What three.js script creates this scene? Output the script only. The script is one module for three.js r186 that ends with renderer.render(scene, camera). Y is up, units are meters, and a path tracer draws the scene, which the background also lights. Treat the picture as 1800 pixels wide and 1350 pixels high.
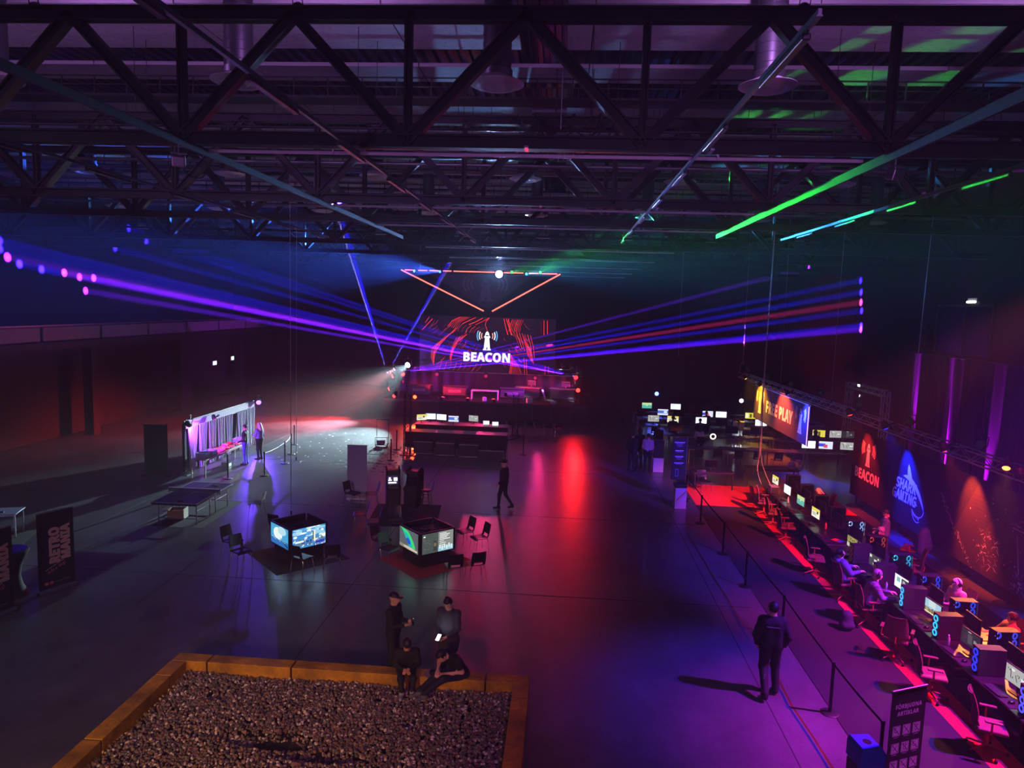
import * as THREE from 'three';
import { mergeGeometries } from 'three/addons/utils/BufferGeometryUtils.js';
import { RoundedBoxGeometry } from 'three/addons/geometries/RoundedBoxGeometry.js';
import { RectAreaLightUniformsLib } from 'three/addons/lights/RectAreaLightUniformsLib.js';
RectAreaLightUniformsLib.init();

// ---------- camera, air, exposure ----------
const scene = new THREE.Scene();
scene.background = new THREE.Color(0x000000);
const D = Math.PI / 180, H2 = Math.PI / 2;
const camera = new THREE.PerspectiveCamera(2 * Math.atan(675 / 1250) / D, 4 / 3, 0.1, 300);
camera.position.set(0, 7.3, 0);
camera.rotation.order = 'YXZ';
camera.rotation.set(-6.3 * D, 4 * D, 1.75 * D);
const renderer = new THREE.WebGLRenderer({ antialias: true });
renderer.toneMapping = THREE.LinearToneMapping;
renderer.toneMappingExposure = 1.0;
renderer.shadowMap.enabled = true;
scene.fog = new THREE.FogExp2(0xffffff, 0.0021);   // theatre haze filling the hall

// ---------- helpers ----------
let seed = 7;
const rnd = () => { seed = (seed * 1664525 + 1013904223) >>> 0; return seed / 4294967296; };
const rr = (a, b) => a + (b - a) * rnd();
const ORD = ['first', 'second', 'third', 'fourth', 'fifth', 'sixth', 'seventh', 'eighth', 'ninth', 'tenth', 'eleventh', 'twelfth', 'thirteenth', 'fourteenth'];
const taken = new Map();
function numbered(n) { const k = taken.get(n) || 0; taken.set(n, k + 1); return k ? n + '_' + String(k).padStart(3, '0') : n; }
const E0 = new THREE.Euler(), Q0 = new THREE.Quaternion(), M4 = new THREE.Matrix4(), ONE = new THREE.Vector3(1, 1, 1);
const V = (x, y, z) => new THREE.Vector3(x, y, z);
const mv = (g, x = 0, y = 0, z = 0, rx = 0, ry = 0, rz = 0) => { if (rx || ry || rz) g.applyMatrix4(M4.makeRotationFromEuler(E0.set(rx, ry, rz))); return g.translate(x, y, z); };
const box = (w, h, d, x, y, z, rx, ry, rz) => mv(new THREE.BoxGeometry(w, h, d), x, y, z, rx, ry, rz);
const rbox = (w, h, d, r, x, y, z, rx, ry, rz) => mv(new RoundedBoxGeometry(w, h, d, 2, r), x, y, z, rx, ry, rz);
const cyl = (r0, r1, h, x, y, z, n = 14, rx, ry, rz) => mv(new THREE.CylinderGeometry(r0, r1, h, n), x, y, z, rx, ry, rz);
const sph = (r, x, y, z, sx = 1, sy = 1, sz = 1, n = 14) => mv(new THREE.SphereGeometry(r, n, Math.ceil(n * 0.7)).scale(sx, sy, sz), x, y, z);
const torus = (R, r, x, y, z, rx, ry, rz, n = 20) => mv(new THREE.TorusGeometry(R, r, 6, n), x, y, z, rx, ry, rz);
const lathe = (pts, n = 24) => new THREE.LatheGeometry(pts.map(([x, y]) => new THREE.Vector2(x, y)), n);
function between(g, a, b) {
  const A = V(...a), B = V(...b), d = B.clone().sub(A);
  Q0.setFromUnitVectors(V(0, 1, 0), d.normalize());
  return g.applyMatrix4(M4.compose(A.add(B).multiplyScalar(0.5), Q0, ONE));
}
const len = (a, b) => Math.hypot(a[0] - b[0], a[1] - b[1], a[2] - b[2]);
const rod = (a, b, r, n = 8, r2 = r) => between(new THREE.CylinderGeometry(r2, r, len(a, b), n), a, b);
function beam(a, b, w, h) {   // square bar whose h side stays as upright as it can
  const o = new THREE.Object3D(); o.position.set(...a); o.lookAt(...b); o.updateMatrix();
  const l = len(a, b); return new THREE.BoxGeometry(w, h, l).translate(0, 0, l / 2).applyMatrix4(o.matrix);
}
const tube = (pts, r, n = 24, m = 7) => new THREE.TubeGeometry(new THREE.CatmullRomCurve3(pts.map((p) => V(...p))), n, r, m, false);
function prism(pts, depth, bevel = 0) {   // outline in x, y pushed along z
  const s = new THREE.Shape(pts.map(([x, y]) => new THREE.Vector2(x, y)));
  return new THREE.ExtrudeGeometry(s, { depth, bevelEnabled: bevel > 0, bevelSize: bevel, bevelThickness: bevel, bevelSegments: 2, steps: 1, curveSegments: 8 });
}
function fix(g) {
  if (g.index) g = g.toNonIndexed();
  for (const k of Object.keys(g.attributes)) if (!['position', 'normal', 'uv'].includes(k)) g.deleteAttribute(k);
  if (!g.attributes.uv) g.setAttribute('uv', new THREE.BufferAttribute(new Float32Array(g.attributes.position.count * 2), 2));
  return g;
}
const join = (gs) => (Array.isArray(gs) ? (gs.length === 1 ? gs[0] : mergeGeometries(gs.map(fix))) : gs);
function metreUV(g) {   // uv in metres from the side a face points to
  g = fix(g); const p = g.attributes.position, n = g.attributes.normal, u = g.attributes.uv;
  for (let i = 0; i < p.count; i++) {
    const ax = Math.abs(n.getX(i)), ay = Math.abs(n.getY(i)), az = Math.abs(n.getZ(i));
    if (ay >= ax && ay >= az) u.setXY(i, p.getX(i), p.getZ(i)); else if (ax > az) u.setXY(i, p.getZ(i), p.getY(i)); else u.setXY(i, p.getX(i), p.getY(i));
  }
  return g;
}
function part(name, g, m, parent) {
  const o = new THREE.Mesh(join(g), m); o.name = name; o.castShadow = o.receiveShadow = true; (parent || scene).add(o); return o;
}
function tag(o, label, category, group) { o.userData = { label, category }; if (group) o.userData.group = group; return o; }
function thing(name, label, category, [x, y, z] = [0, 0, 0], turn = 0, group) {
  const o = new THREE.Group(); o.name = numbered(name); scene.add(o); o.position.set(x, y, z); o.rotation.y = turn; return tag(o, label, category, group);
}
function single(name, g, m, label, category, group) { return tag(part(numbered(name), g, m), label, category, group); }
function struct(name, g, m, parent) { const o = part(parent ? name : numbered(name), g, m, parent); o.userData.kind = 'structure'; return o; }
function dup(root, [x, y, z], turn, label, group) {
  const r = root.clone(); r.name = numbered(root.name.replace(/_\d{3}$/, '')); r.userData = { ...root.userData, label }; if (group) r.userData.group = group;
  r.position.set(x, y, z); r.rotation.set(0, turn, 0); scene.add(r); return r;
}
// materials
const mat = (color, roughness = 0.6, metalness = 0, o = {}) => new THREE.MeshStandardMaterial({ color, roughness, metalness, ...o });
const glow = (color, k = 1, o = {}) => new THREE.MeshStandardMaterial({ color: 0x050505, roughness: 0.4, emissive: color, emissiveIntensity: k, ...o });
function canvasTex(w, h, draw) {
  const c = document.createElement('canvas'); c.width = w; c.height = h; const x = c.getContext('2d'); draw(x, w, h);
  const t = new THREE.CanvasTexture(c); t.colorSpace = THREE.SRGBColorSpace; t.anisotropy = 8; return t;
}
const screenMat = (tex, k = 1) => new THREE.MeshStandardMaterial({ color: 0x020202, roughness: 0.25, emissive: 0xffffff, emissiveMap: tex, emissiveIntensity: k });
const printMat = (tex, r = 0.7) => new THREE.MeshStandardMaterial({ map: tex, roughness: r });
function noiseTex(size, oct, lo, hi, tint = [1, 1, 1], specks = 0) {   // grain of a material: layered value noise
  const data = new Uint8Array(size * size * 4), lat = [];
  for (const [n] of oct) lat.push(Float32Array.from({ length: n * n }, () => rnd()));
  const sm = (t) => t * t * (3 - 2 * t);
  for (let y = 0; y < size; y++) for (let x = 0; x < size; x++) {
    let v = 0, w = 0;
    oct.forEach(([n, a], k) => {
      const fx = (x / size) * n, fy = (y / size) * n, x0 = fx | 0, y0 = fy | 0, u = sm(fx - x0), q = sm(fy - y0), L = lat[k], g = (i, j) => L[(j % n) * n + (i % n)];
      v += a * ((g(x0, y0) * (1 - u) + g(x0 + 1, y0) * u) * (1 - q) + (g(x0, y0 + 1) * (1 - u) + g(x0 + 1, y0 + 1) * u) * q); w += a;
    });
    let s = lo + (hi - lo) * (v / w); if (specks && rnd() < specks) s *= rr(0.6, 1.3);
    const i = (y * size + x) * 4; for (let c = 0; c < 3; c++) data[i + c] = Math.max(0, Math.min(255, s * tint[c])); data[i + 3] = 255;
  }
  const t = new THREE.DataTexture(data, size, size, THREE.RGBAFormat); t.wrapS = t.wrapT = THREE.RepeatWrapping; t.magFilter = THREE.LinearFilter; t.needsUpdate = true; return t;
}
const rep = (t, k, srgb) => { const c = t.clone(); c.repeat.set(k, k); if (srgb) c.colorSpace = THREE.SRGBColorSpace; c.needsUpdate = true; return c; };

const mBlack = mat(0x0b0b0d, 0.55), mBlackGloss = mat(0x08080a, 0.25), mSteel = mat(0x9a9a9e, 0.3, 0.9), mChrome = mat(0xd0d0d4, 0.16, 1), mAlu = mat(0xa8a8ac, 0.35, 0.9),
  mTruss = mat(0x0b0b0e, 0.6, 0.2), mWhite = mat(0xc8c8c8, 0.6), mDark = mat(0x141418, 0.7), mRubber = mat(0x0c0c0c, 0.9), mGalv = mat(0x7c7c82, 0.38, 0.85), mCable = mat(0x0a0a0a, 0.7);

// ---------- lamps: a can with yoke and lens, and its own light in the lens ----------
const canGeo = { };
function lampGeo(s) {
  if (canGeo[s]) return canGeo[s];
  const can = lathe([[0.0, -0.2], [0.05, -0.2], [0.085, -0.16], [0.1, -0.05], [0.1, 0.02], [0.094, 0.02], [0.09, -0.03], [0, -0.03]], 18).rotateX(Math.PI / 2).scale(s, s, s);
  const yoke = join([box(0.015, 0.2, 0.03, -0.118, 0.07, -0.06), box(0.015, 0.2, 0.03, 0.118, 0.07, -0.06), box(0.25, 0.015, 0.03, 0, 0.17, -0.06)]).scale(s, s, s);
  const clamp = join([box(0.05, 0.09, 0.05, 0, 0.22, -0.06), torus(0.04, 0.012, 0, 0.28, -0.06, 0, Math.PI / 2, 0)]).scale(s, s, s);
  const lens = sph(0.088, 0, 0, 0.0, 1, 1, 0.45, 18).scale(s, s, s);
  return (canGeo[s] = { can, yoke, clamp, lens });
}
const lensMats = new Map();
function lamp(name, label, pos, aim, color, power, angle, o = {}) {
  const t = thing(name, label, 'stage lamp', pos, 0, o.group), s = o.s || 1, g = lampGeo(s), head = new THREE.Object3D();
  head.position.set(...pos); head.lookAt(...aim);
  t.quaternion.copy(head.quaternion);
  const key = color + '|' + (o.glow ?? 4);
  if (!lensMats.has(key)) lensMats.set(key, glow(color, o.glow ?? 4));
  part('housing', g.can, mBlack, t);
  const y = part('yoke', g.yoke, mBlack, t); part('clamp', g.clamp, mBlack, y);
  part('lens_light', g.lens, lensMats.get(key), t);
  if (power > 0) {
    const l = new THREE.SpotLight(color, power, 0, angle * D, o.soft ?? 0.6, 2);
    l.name = 'lamp_beam'; l.shadow.radius = o.radius ?? 3; l.castShadow = true;
    l.position.set(...pos); l.target.position.set(...aim); scene.add(l, l.target);
  }
  return t;
}
function beamLight(color, power, from, to, angle, soft = 1, radius = 0.5) {   // the light of one laser aperture
  const l = new THREE.SpotLight(color, power * 2.2, 0, angle * D, soft, 2);
  l.name = 'laser_beam'; l.shadow.radius = radius; l.castShadow = true; l.position.set(...from); l.target.position.set(...to); scene.add(l, l.target);
}
function panelLight(color, k, w, h, pos, aim) {   // light of a glowing panel or screen, just in front of it
  const l = new THREE.RectAreaLight(color, k, w, h); l.name = 'screen_light'; l.position.set(...pos); l.lookAt(...aim); scene.add(l);
}
// square lattice truss from a to b: four chords and zigzag braces on every side
function boxTruss(parent, a, b, w, pitch, m, rc = 0.025, rb = 0.012) {
  const A = V(...a), B = V(...b), d = B.clone().sub(A), L = d.length(); d.normalize();
  const side = Math.abs(d.y) > 0.9 ? V(1, 0, 0) : V(0, 1, 0).cross(d).normalize(), up = d.clone().cross(side).normalize();
  const pt = (i, j, t) => A.clone().addScaledVector(side, i * w / 2).addScaledVector(up, j * w / 2).addScaledVector(d, t).toArray();
  const cs = [[-1, -1], [1, -1], [1, 1], [-1, 1]];
  for (const [i, j] of cs) part('chord', rod(pt(i, j, 0), pt(i, j, L), rc, 8), m, parent);
  const n = Math.max(2, Math.round(L / pitch));
  for (let f = 0; f < 4; f++) { const p = cs[f], q = cs[(f + 1) % 4]; for (let k = 0; k < n; k++) { const e = k % 2, s = L * k / n, t = L * (k + 1) / n; part('brace', rod(e ? pt(...q, s) : pt(...p, s), e ? pt(...p, t) : pt(...q, t), rb, 5), m, parent); } }
}

// ---------- room shell ----------
const grainA = noiseTex(512, [[6, 3], [17, 2], [48, 1.6], [140, 1.2]], 150, 255, [1, 1, 1], 0.04), grainB = noiseTex(512, [[4, 3], [11, 2.4], [33, 1.4], [120, 1]], 90, 235, [1, 1, 1], 0.02);
const grainR = noiseTex(512, [[5, 3], [13, 2], [40, 1.2], [130, 1]], 232, 255);
const mFloor = new THREE.MeshStandardMaterial({ color: 0x605f63, map: rep(grainA, 0.11, true), roughness: 0.33, roughnessMap: rep(grainR, 0.07) });
const mWall = new THREE.MeshStandardMaterial({ color: 0x101014, map: rep(grainA, 0.2, true), roughness: 0.85 });
const mWallBlack = mat(0x08080a, 0.9), mPanel = new THREE.MeshStandardMaterial({ color: 0xb9b6ba, map: rep(grainA, 0.15, true), roughness: 0.85 });
const mBoard = mat(0x6a6470, 0.8);
const XL = -29, XR = 17.7, ZB = -61, ZF = 6, HR = 14.2;
const floor = struct('floor', metreUV(box(XR - XL + 1, 0.3, ZF - ZB + 1, (XL + XR) / 2, -0.15, (ZF + ZB) / 2)), mFloor);
const mJoint = mat(0x1b1a1c, 0.8);
for (const x of [-14.6, -5.2, 4.1]) part('joint', box(0.018, 0.003, 56, x, 0.0012, -30), mJoint, floor);
for (const z of [-17.4, -24.2, -31]) part('joint', box(33, 0.003, 0.018, -11.6, 0.0012, z), mJoint, floor);
struct('wall_left', metreUV(box(0.3, HR, ZF - ZB + 0.6, XL - 0.15, HR / 2, (ZF + ZB) / 2)), mWall);
const wallR = struct('wall_right', metreUV(box(0.3, HR, ZF - ZB + 0.6, XR + 0.15, HR / 2, (ZF + ZB) / 2)), mWallBlack);
struct('wall_back', metreUV(box(XR - XL, HR, 0.3, (XL + XR) / 2, HR / 2, ZB - 0.15)), mWallBlack);
struct('wall_front', metreUV(box(XR - XL, HR, 0.3, (XL + XR) / 2, HR / 2, ZF + 0.15)), mWall);
{ // corrugated metal roof deck, ribs along the hall
  const pos = [], idx = []; let n = 0; const P = 0.34, z0 = ZF + 0.2, z1 = ZB - 0.2;
  for (let x = XL - 0.2; x < XR + 0.2; x += P) for (const [dx, dy] of [[0, 0], [0.12, 0], [0.16, 0.11], [0.3, 0.11]]) { pos.push(x + dx, HR + dy, z0, x + dx, HR + dy, z1); if (n) idx.push(n * 2 - 2, n * 2 - 1, n * 2, n * 2, n * 2 - 1, n * 2 + 1); n++; }
  const g = new THREE.BufferGeometry(); g.setAttribute('position', new THREE.Float32BufferAttribute(pos, 3)); g.setIndex(idx);
  const q = g.toNonIndexed(); q.computeVertexNormals();
  const deck = struct('ceiling', [q, box(XR - XL + 1, 0.2, ZF - ZB + 1, (XL + XR) / 2, HR + 0.3, (ZF + ZB) / 2)], mat(0x5a5b62, 0.24, 0.9));
  for (let k = -1; k < 7; k++) for (const [a, b] of [[-14.4, -16.9], [-18.1, -19.3]]) {   // pale acoustic boards hung under the deck, with an open strip near the middle
    const za = a - 6.6 * k, zb = b - 6.6 * k; if (zb < ZB) continue;
    for (let x = XL; x < XR; x += 4.2) { let w = Math.min(4.17, XR - x), c = x; if (a === -14.4 && c < -0.15 && c + w > -1.2) { for (const [p, r] of [[c, -1.2], [-0.15, c + w]]) if (r - p > 0.2) part('panel', box(r - p, 0.09, za - zb, (p + r) / 2, 13.14, (za + zb) / 2), mPanel, deck); continue; } part('panel', box(w, 0.09, za - zb, c + w / 2, 13.14, (za + zb) / 2), mPanel, deck); }
  }
}
// ---------- roof trusses across the hall ----------
const TZ = [-12, -18.6, -23.0, -31.8, -38.4, -45, -51.6, -58.2];
{
  const yb = 9.95, yt = 11.95, hm = 3.85, first = -28.5;
  const I = (w, h, L) => join([box(L, 0.03, w, 0, h / 2 - 0.015, 0), box(L, 0.03, w, 0, -h / 2 + 0.015, 0), box(L, h, 0.05, 0, 0, 0)]);
  const chordG = I(0.22, 0.22, XR - XL), diag = [[0, yb], [hm / 2, yt]];
  const L = Math.hypot(hm / 2, yt - yb), dG = I(0.19, 0.18, L), vG = I(0.15, 0.12, yt - yb);
  TZ.forEach((z, k) => {
    const t = thing('roof_truss', k ? `dark steel roof truss crossing the hall, ${ORD[k]} away from the viewer` : 'dark steel roof truss nearest the viewer with wide top and bottom chords', 'roof truss', [0, 0, z], 0, 'steel roof trusses');
    part('bottom_chord', mv(chordG.clone(), (XL + XR) / 2, yb, 0), mTruss, t); part('top_chord', mv(chordG.clone(), (XL + XR) / 2, yt, 0), mTruss, t);
    for (let x = 1.15 - hm * 8; x < XR + 1; x += hm) {
      if (x > XL && x < XR) { const v = part('upright', vG, mTruss, t); v.position.set(x, (yb + yt) / 2, 0); v.rotation.z = Math.PI / 2; part('gusset', box(0.5, 0.3, 0.04, x, yb + 0.12, 0), mTruss, t); }
      for (const s of [-1, 1]) { const cx = x + s * hm / 4; if (cx - 1 < XL || cx + 1 > XR) continue; const d = part('diagonal', dG, mTruss, t); d.position.set(cx, (yb + yt) / 2, 0); d.rotation.z = s * Math.atan2(yt - yb, hm / 2); }
    }
    part('batten', [cyl(0.03, 0.03, 11, -0.8, yb - 0.17, -0.16, 10, 0, 0, H2), box(0.03, 0.14, 0.03, -4, yb - 0.12, -0.12), box(0.03, 0.14, 0.03, 2.4, yb - 0.12, -0.12)], mWhite, t);
    for (const bx of [-3.7, -0.7, 2.2]) part('bracket', box(0.06, 0.03, 0.34, bx, yb - 0.15, 0.28), mGalv, t);
  });
}
// ---------- air ducts with round ceiling diffusers ----------
{
  const discG = lathe([[0, 0.05], [0.12, 0.03], [0.13, 0.0], [0.2, 0.0], [0.21, 0.03], [0.3, 0.035], [0.31, 0.0], [0.4, -0.005], [0.42, 0.02], [0.47, 0.03], [0.53, 0.05], [0.53, 0.065], [0.3, 0.12], [0.27, 0.2]], 40);
  const mDisc = mat(0xbdb8bb, 0.4, 0.25), mDuct = mat(0x4c4c52, 0.42, 0.6), mDuctS = mat(0x85858c, 0.3, 0.9);
  const dropG = cyl(0.27, 0.27, 1.59, 0, 12.42, 0, 24), ringG = torus(0.272, 0.008, 0, 0, 0, Math.PI / 2, 0, 0, 24), neckG = cyl(0.3, 0.3, 0.12, 0, 11.66, 0, 24);
  [[-14, 'nearest row'], [-24.1, 'second row'], [-33.5, 'third row'], [-43.9, 'last row']].forEach(([z, row], k) => {
    const duct = thing('ventilation_duct', `silver round ventilation duct under the roof, ${row}`, 'duct', [0, 0, z], 0, 'round ventilation ducts');
    part('duct_pipe', cyl(0.4, 0.4, XR - XL - 0.2, (XL + XR) / 2, 13.62, 0, 24, 0, 0, Math.PI / 2), mDuctS, duct);
    const sg = torus(0.402, 0.012, 0, 0, 0, 0, Math.PI / 2, 0, 24); for (let x = XL + 0.6; x < XR; x += 0.62) { const s = part('seam', sg, mDuctS, duct); s.position.set(x, 13.62, 0); }
    let q = 0;
    for (let x = -1.45 - 5.05 * (2 + k); x < 9.5 + 4 * k && x < XR - 1; x += 5.05) {
      const t = thing('air_diffuser', `round ceiling air diffuser on a drop duct, ${ORD[q++]} from the left in the ${row}`, 'air diffuser', [x, 0, z], 0, 'round air diffusers');
      part('drop_duct', dropG, mDuct, t); part('neck', neckG, mGalv, t);
      for (let i = 0; i < (k < 2 ? 9 : 3); i++) { const r = part('seam', ringG, mDuct, t); r.position.y = 11.85 + i * 0.17; }
      part('disc', mv(discG.clone(), 0, 11.42, 0), mDisc, t);
    }
  });
}
// ---------- lighting tracks along the hall ----------
[[-9.4, 0.05, 'far left', -4, -28], [-6.2, 0.11, 'second from the left, deep sided', -2, -27], [-3.55, 0.05, 'just left of the stage', -4.5, -28], [2.0, 0.05, 'just right of the stage', -6.3, -26], [4.85, 0.14, 'second from the right, deep sided', -5, -24], [7.2, 0.06, 'far right', -6, -25]].forEach(([x, h, where, za, zb]) => {
  const t = thing('lighting_track', `long metal lighting track under the trusses, ${where}`, 'lighting track', [x, 9.8, 0], 0, 'lighting tracks along the hall');
  const m = h > 0.1 ? mat(0x17181d, 0.5, 0.3) : mat(0x6d7078, 0.38, 0.7);
  const L = za - zb, zc = (za + zb) / 2; part('rail', box(0.03, h, L, 0, -h / 2, zc), m, t); part('lower_flange', box(0.05, 0.012, L, 0, -h - 0.006, zc), m, t);
  for (let z = za - 1, i = 0; z > zb; z -= 3.1, i++) if (h < 0.1) { const l = part('luminaire', rbox(0.075, 0.06, 1.4, 0.015, 0.0, -h - 0.06, z), mat(0x2a2b30, 0.35, 0.4), t); part('bracket', [box(0.02, 0.05, 0.03, 0, -h - 0.02, z - 0.7), box(0.02, 0.05, 0.03, 0, -h - 0.02, z + 0.7)], mBlack, l); }
});
// ---------- catwalk, pipes and hangers between the trusses ----------
for (let k = 0; k < 4; k++) {
  const z = -19 - 6.6 * k - 3.2 * (k > 0), t = thing('catwalk', `narrow railed catwalk under the roof, ${ORD[k]} from the viewer`, 'catwalk', [0, 0, z], 0, 'roof catwalks');
  part('deck', box(44, 0.06, 0.7, -6, 12.52, 0), mTruss, t); part('handrail', box(44, 0.035, 0.035, -6, 13.0, 0.33), mTruss, t); part('midrail', box(44, 0.025, 0.025, -6, 12.78, 0.33), mTruss, t);
  for (let x = -26; x < 16; x += 5.2) part('hanger', rod([x, 12.5, -0.3], [x, HR, -0.3], 0.012, 5), mTruss, t);
  const pg = box(0.03, 0.48, 0.03, 0, 12.77, 0.33); for (let x = -27; x < 16; x += 0.9) { const p = part('post', pg, mTruss, t); p.position.x = x; }
}
[[12.2, -19.4, 0.05], [12.05, -20, 0.035], [11.8, -20.4, 0.06], [11.55, -20.8, 0.03], [11.3, -21, 0.05], [10.6, -15.6, 0.035], [11.2, -16.4, 0.03], [10.5, -22.4, 0.04], [10.9, -27.4, 0.05], [10.4, -32.4, 0.05], [11.2, -34.6, 0.04], [10.7, -41, 0.05]].forEach(([y, z, r], i) => {
  const t = thing('service_pipe', `thin metal service pipe running across under the roof, ${ORD[i]} back`, 'pipe', [0, 0, z], 0, 'service pipes under the roof');
  part('pipe', cyl(r, r, 44, -6, y, 0, 10, 0, 0, Math.PI / 2), i % 3 ? mGalv : mTruss, t);
  const hg = cyl(0.008, 0.008, 13.15 - y, 0, (13.15 + y) / 2, 0, 5); for (let x = -26; x < 16; x += 4.6 + (i % 4) * 0.4) { const h = part('hanger', hg, mTruss, t); h.position.x = x + (i % 3) * 0.7; }
});
{ // coiled cable bundle hung over the middle of the hall
  const t = thing('cable_bundle', 'tangled loops of black cable hanging below the roof centre', 'cable bundle', [0.1, 11.4, -18.2]);
  for (let i = 0; i < 9; i++) { const w = rr(0.5, 1.3), h = rr(0.3, 0.8), z = rr(-0.2, 0.2), o = rr(-0.6, 0.5); part('cable_loop', tube([[o - w, 0.6, z], [o - w * 0.6, 0.6 - h, z + 0.1], [o, 0.4 - h, z], [o + w * 0.7, 0.6 - h * 0.8, -z], [o + w, 0.65, z]], 0.018, 24, 5), mCable, t); }
  for (const x of [-0.5, 0.4]) part('hanger', rod([x, 0.5, 0], [x, 1.72, 0], 0.012, 5), mTruss, t);
  const c = thing('pendant_fixture', 'small multi-armed metal fixture hanging below the roof centre', 'pendant', [-0.25, 10.75, -17.6]);
  part('stem', rod([0, 0.2, 0], [0, 3.44, 0], 0.014, 6), mSteel, c); for (let i = 0; i < 7; i++) { const a = i * 0.9; part('arm', tube([[0, 0.25, 0], [Math.cos(a) * 0.22, 0.05, Math.sin(a) * 0.22], [Math.cos(a) * 0.34, 0.2, Math.sin(a) * 0.34]], 0.012, 10, 5), mChrome, c); }
  part('shade', lathe([[0.02, 0.75], [0.1, 0.68], [0.25, 0.5], [0.26, 0.48], [0.09, 0.6], [0.02, 0.66]], 18), mSteel, c);
}
[[-6.2, -11.2, 'left'], [4.85, -11.3, 'right']].forEach(([x, z, s]) => {   // small flood lights clamped below the first truss
  const t = thing('unlit_floodlight', `small unlit floodlight with trailing cable at the ${s} node of the nearest truss`, 'floodlight', [x, 9.42, z], 0.4);
  part('body', rbox(0.2, 0.17, 0.16, 0.02, 0, 0, 0, 0.3), mSteel, t); part('arm', rod([0, 0.06, 0], [0, 0.26, 0], 0.012, 6), mSteel, t); part('bracket', box(0.24, 0.02, 0.06, 0, 0.12, 0), mSteel, t);
  part('cable', tube([[0.05, 0, 0], [0.12, -0.2, 0.05], [0.32, -0.24, 0.02], [0.42, -0.05, -0.1], [0.3, 0.17, -0.2]], 0.01, 20, 5), mCable, t);
});
// suspension wires
[[-8.99, -22.95, 0.07, 9.9, 'beside the left screen kiosk'], [-11.9, -31, 0.07, 9.9, 'above the left rope posts'], [7.86, -28.3, 1.15, 9.9, 'dropping to the end gaming desk'], [6.1, -38, 4.8, 9.9, 'in front of the far right darkness'], [11, -44.2, 4.2, 9.9, 'at the far end of the lamp truss'], [11.15, -37, 3.75, 9.9, 'above the middle of the hanging banner'], [11.35, -30.6, 3.7, 9.9, 'at the near end of the hanging banner'], [11.5, -24, 3.7, 9.9, 'above the dark wide banner wall']].forEach(([x, z, y0, y1, w]) => {
  const t = thing('suspension_wire', `thin steel wire hanging from the roof ${w}`, 'wire', [x, 0, z]);
  part('wire', rod([0, y0, 0], [rr(-0.15, 0.15), HR - 0.005 + 0 * y1, 0], 0.012, 5), mSteel, t); part('end_clip', cyl(0.03, 0.03, 0.14, 0, y0, 0, 8), mBlack, t);
});
// ---------- left balcony and right upper wall ----------
{
  const t = thing('balcony', 'dark spectator balcony with pale front boards along the left wall', 'balcony', [-26.4, 0, 0]);
  part('slab', metreUV(box(5.1, 0.35, 51.8, 0.04, 4.75, -34)), mWall, t); part('ledge', box(0.22, 0.06, 52, 2.62, 5.72, -34), mGalv, t);
  for (let i = 0; i < 12; i++) part('front_board', metreUV(box(0.06, 0.62, 4.0, 2.6, 5.32, -12 - i * 4.2)), mBoard, t);
  for (let i = 0; i < 6; i++) part('column', box(0.5, 4.58, 0.5, 2.2, 2.29, -18 - i * 8.4), mat(0x0a0a0c, 0.9), t);
  part('back_wall', box(0.1, 4.5, 51.6, 1.2, 2.29, -34), mat(0x040405, 0.95), t);
  for (const [z, y] of [[-49.2, 2.55], [-52, 2.7]]) {
    const e = thing('emergency_light', `small white emergency light on the dark left wall, ${z > -50 ? 'lower' : 'upper'} of the pair`, 'emergency light', [-24.9, y, z]);
    part('backplate', rbox(0.08, 0.34, 0.6, 0.02, 0, 0, 0), mWhite, e); part('lamp_glass', box(0.03, 0.26, 0.5, 0.055, 0, 0), glow(0xdcfff0, 1.6), e);
    panelLight(0xdcfff0, 2, 0.3, 0.5, [-24.8, y, z], [-10, y, z]);
  }
  const u = thing('upper_door', 'dark glazed door frame high on the right wall under a lit lamp', 'door', [XR - 0.06, 5.7, -33]);
  part('frame', [box(0.08, 0.1, 4.4, 0, 2.2, 0), box(0.08, 2.2, 0.1, 0, 1.1, -2.2), box(0.08, 2.2, 0.1, 0, 1.1, 2.2), box(0.08, 2.2, 0.06, 0, 1.1, 0.1)], mat(0x2b2726, 0.6), u);
  part('pane', box(0.02, 2.1, 2.2, 0.02, 1.08, -1.05), mBlackGloss, u); part('pane', box(0.02, 2.1, 2.0, 0.02, 1.08, 1.13), mBlackGloss, u);
  const b = thing('bulkhead_lamp', 'lit white bulkhead lamp high on the right wall', 'wall lamp', [XR - 0.1, 8.1, -32.4]);
  part('base', rbox(0.1, 0.16, 0.75, 0.03, 0.05, 0.06, 0), mWhite, b); part('lamp_glass', rbox(0.12, 0.1, 0.62, 0.04, -0.03, -0.05, 0), glow(0xf4fff4, 3), b);
  panelLight(0xf4fff4, 5, 0.6, 0.12, [XR - 0.3, 8.0, -32.4], [XR - 1.5, 6, -32.4]);
}

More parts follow.
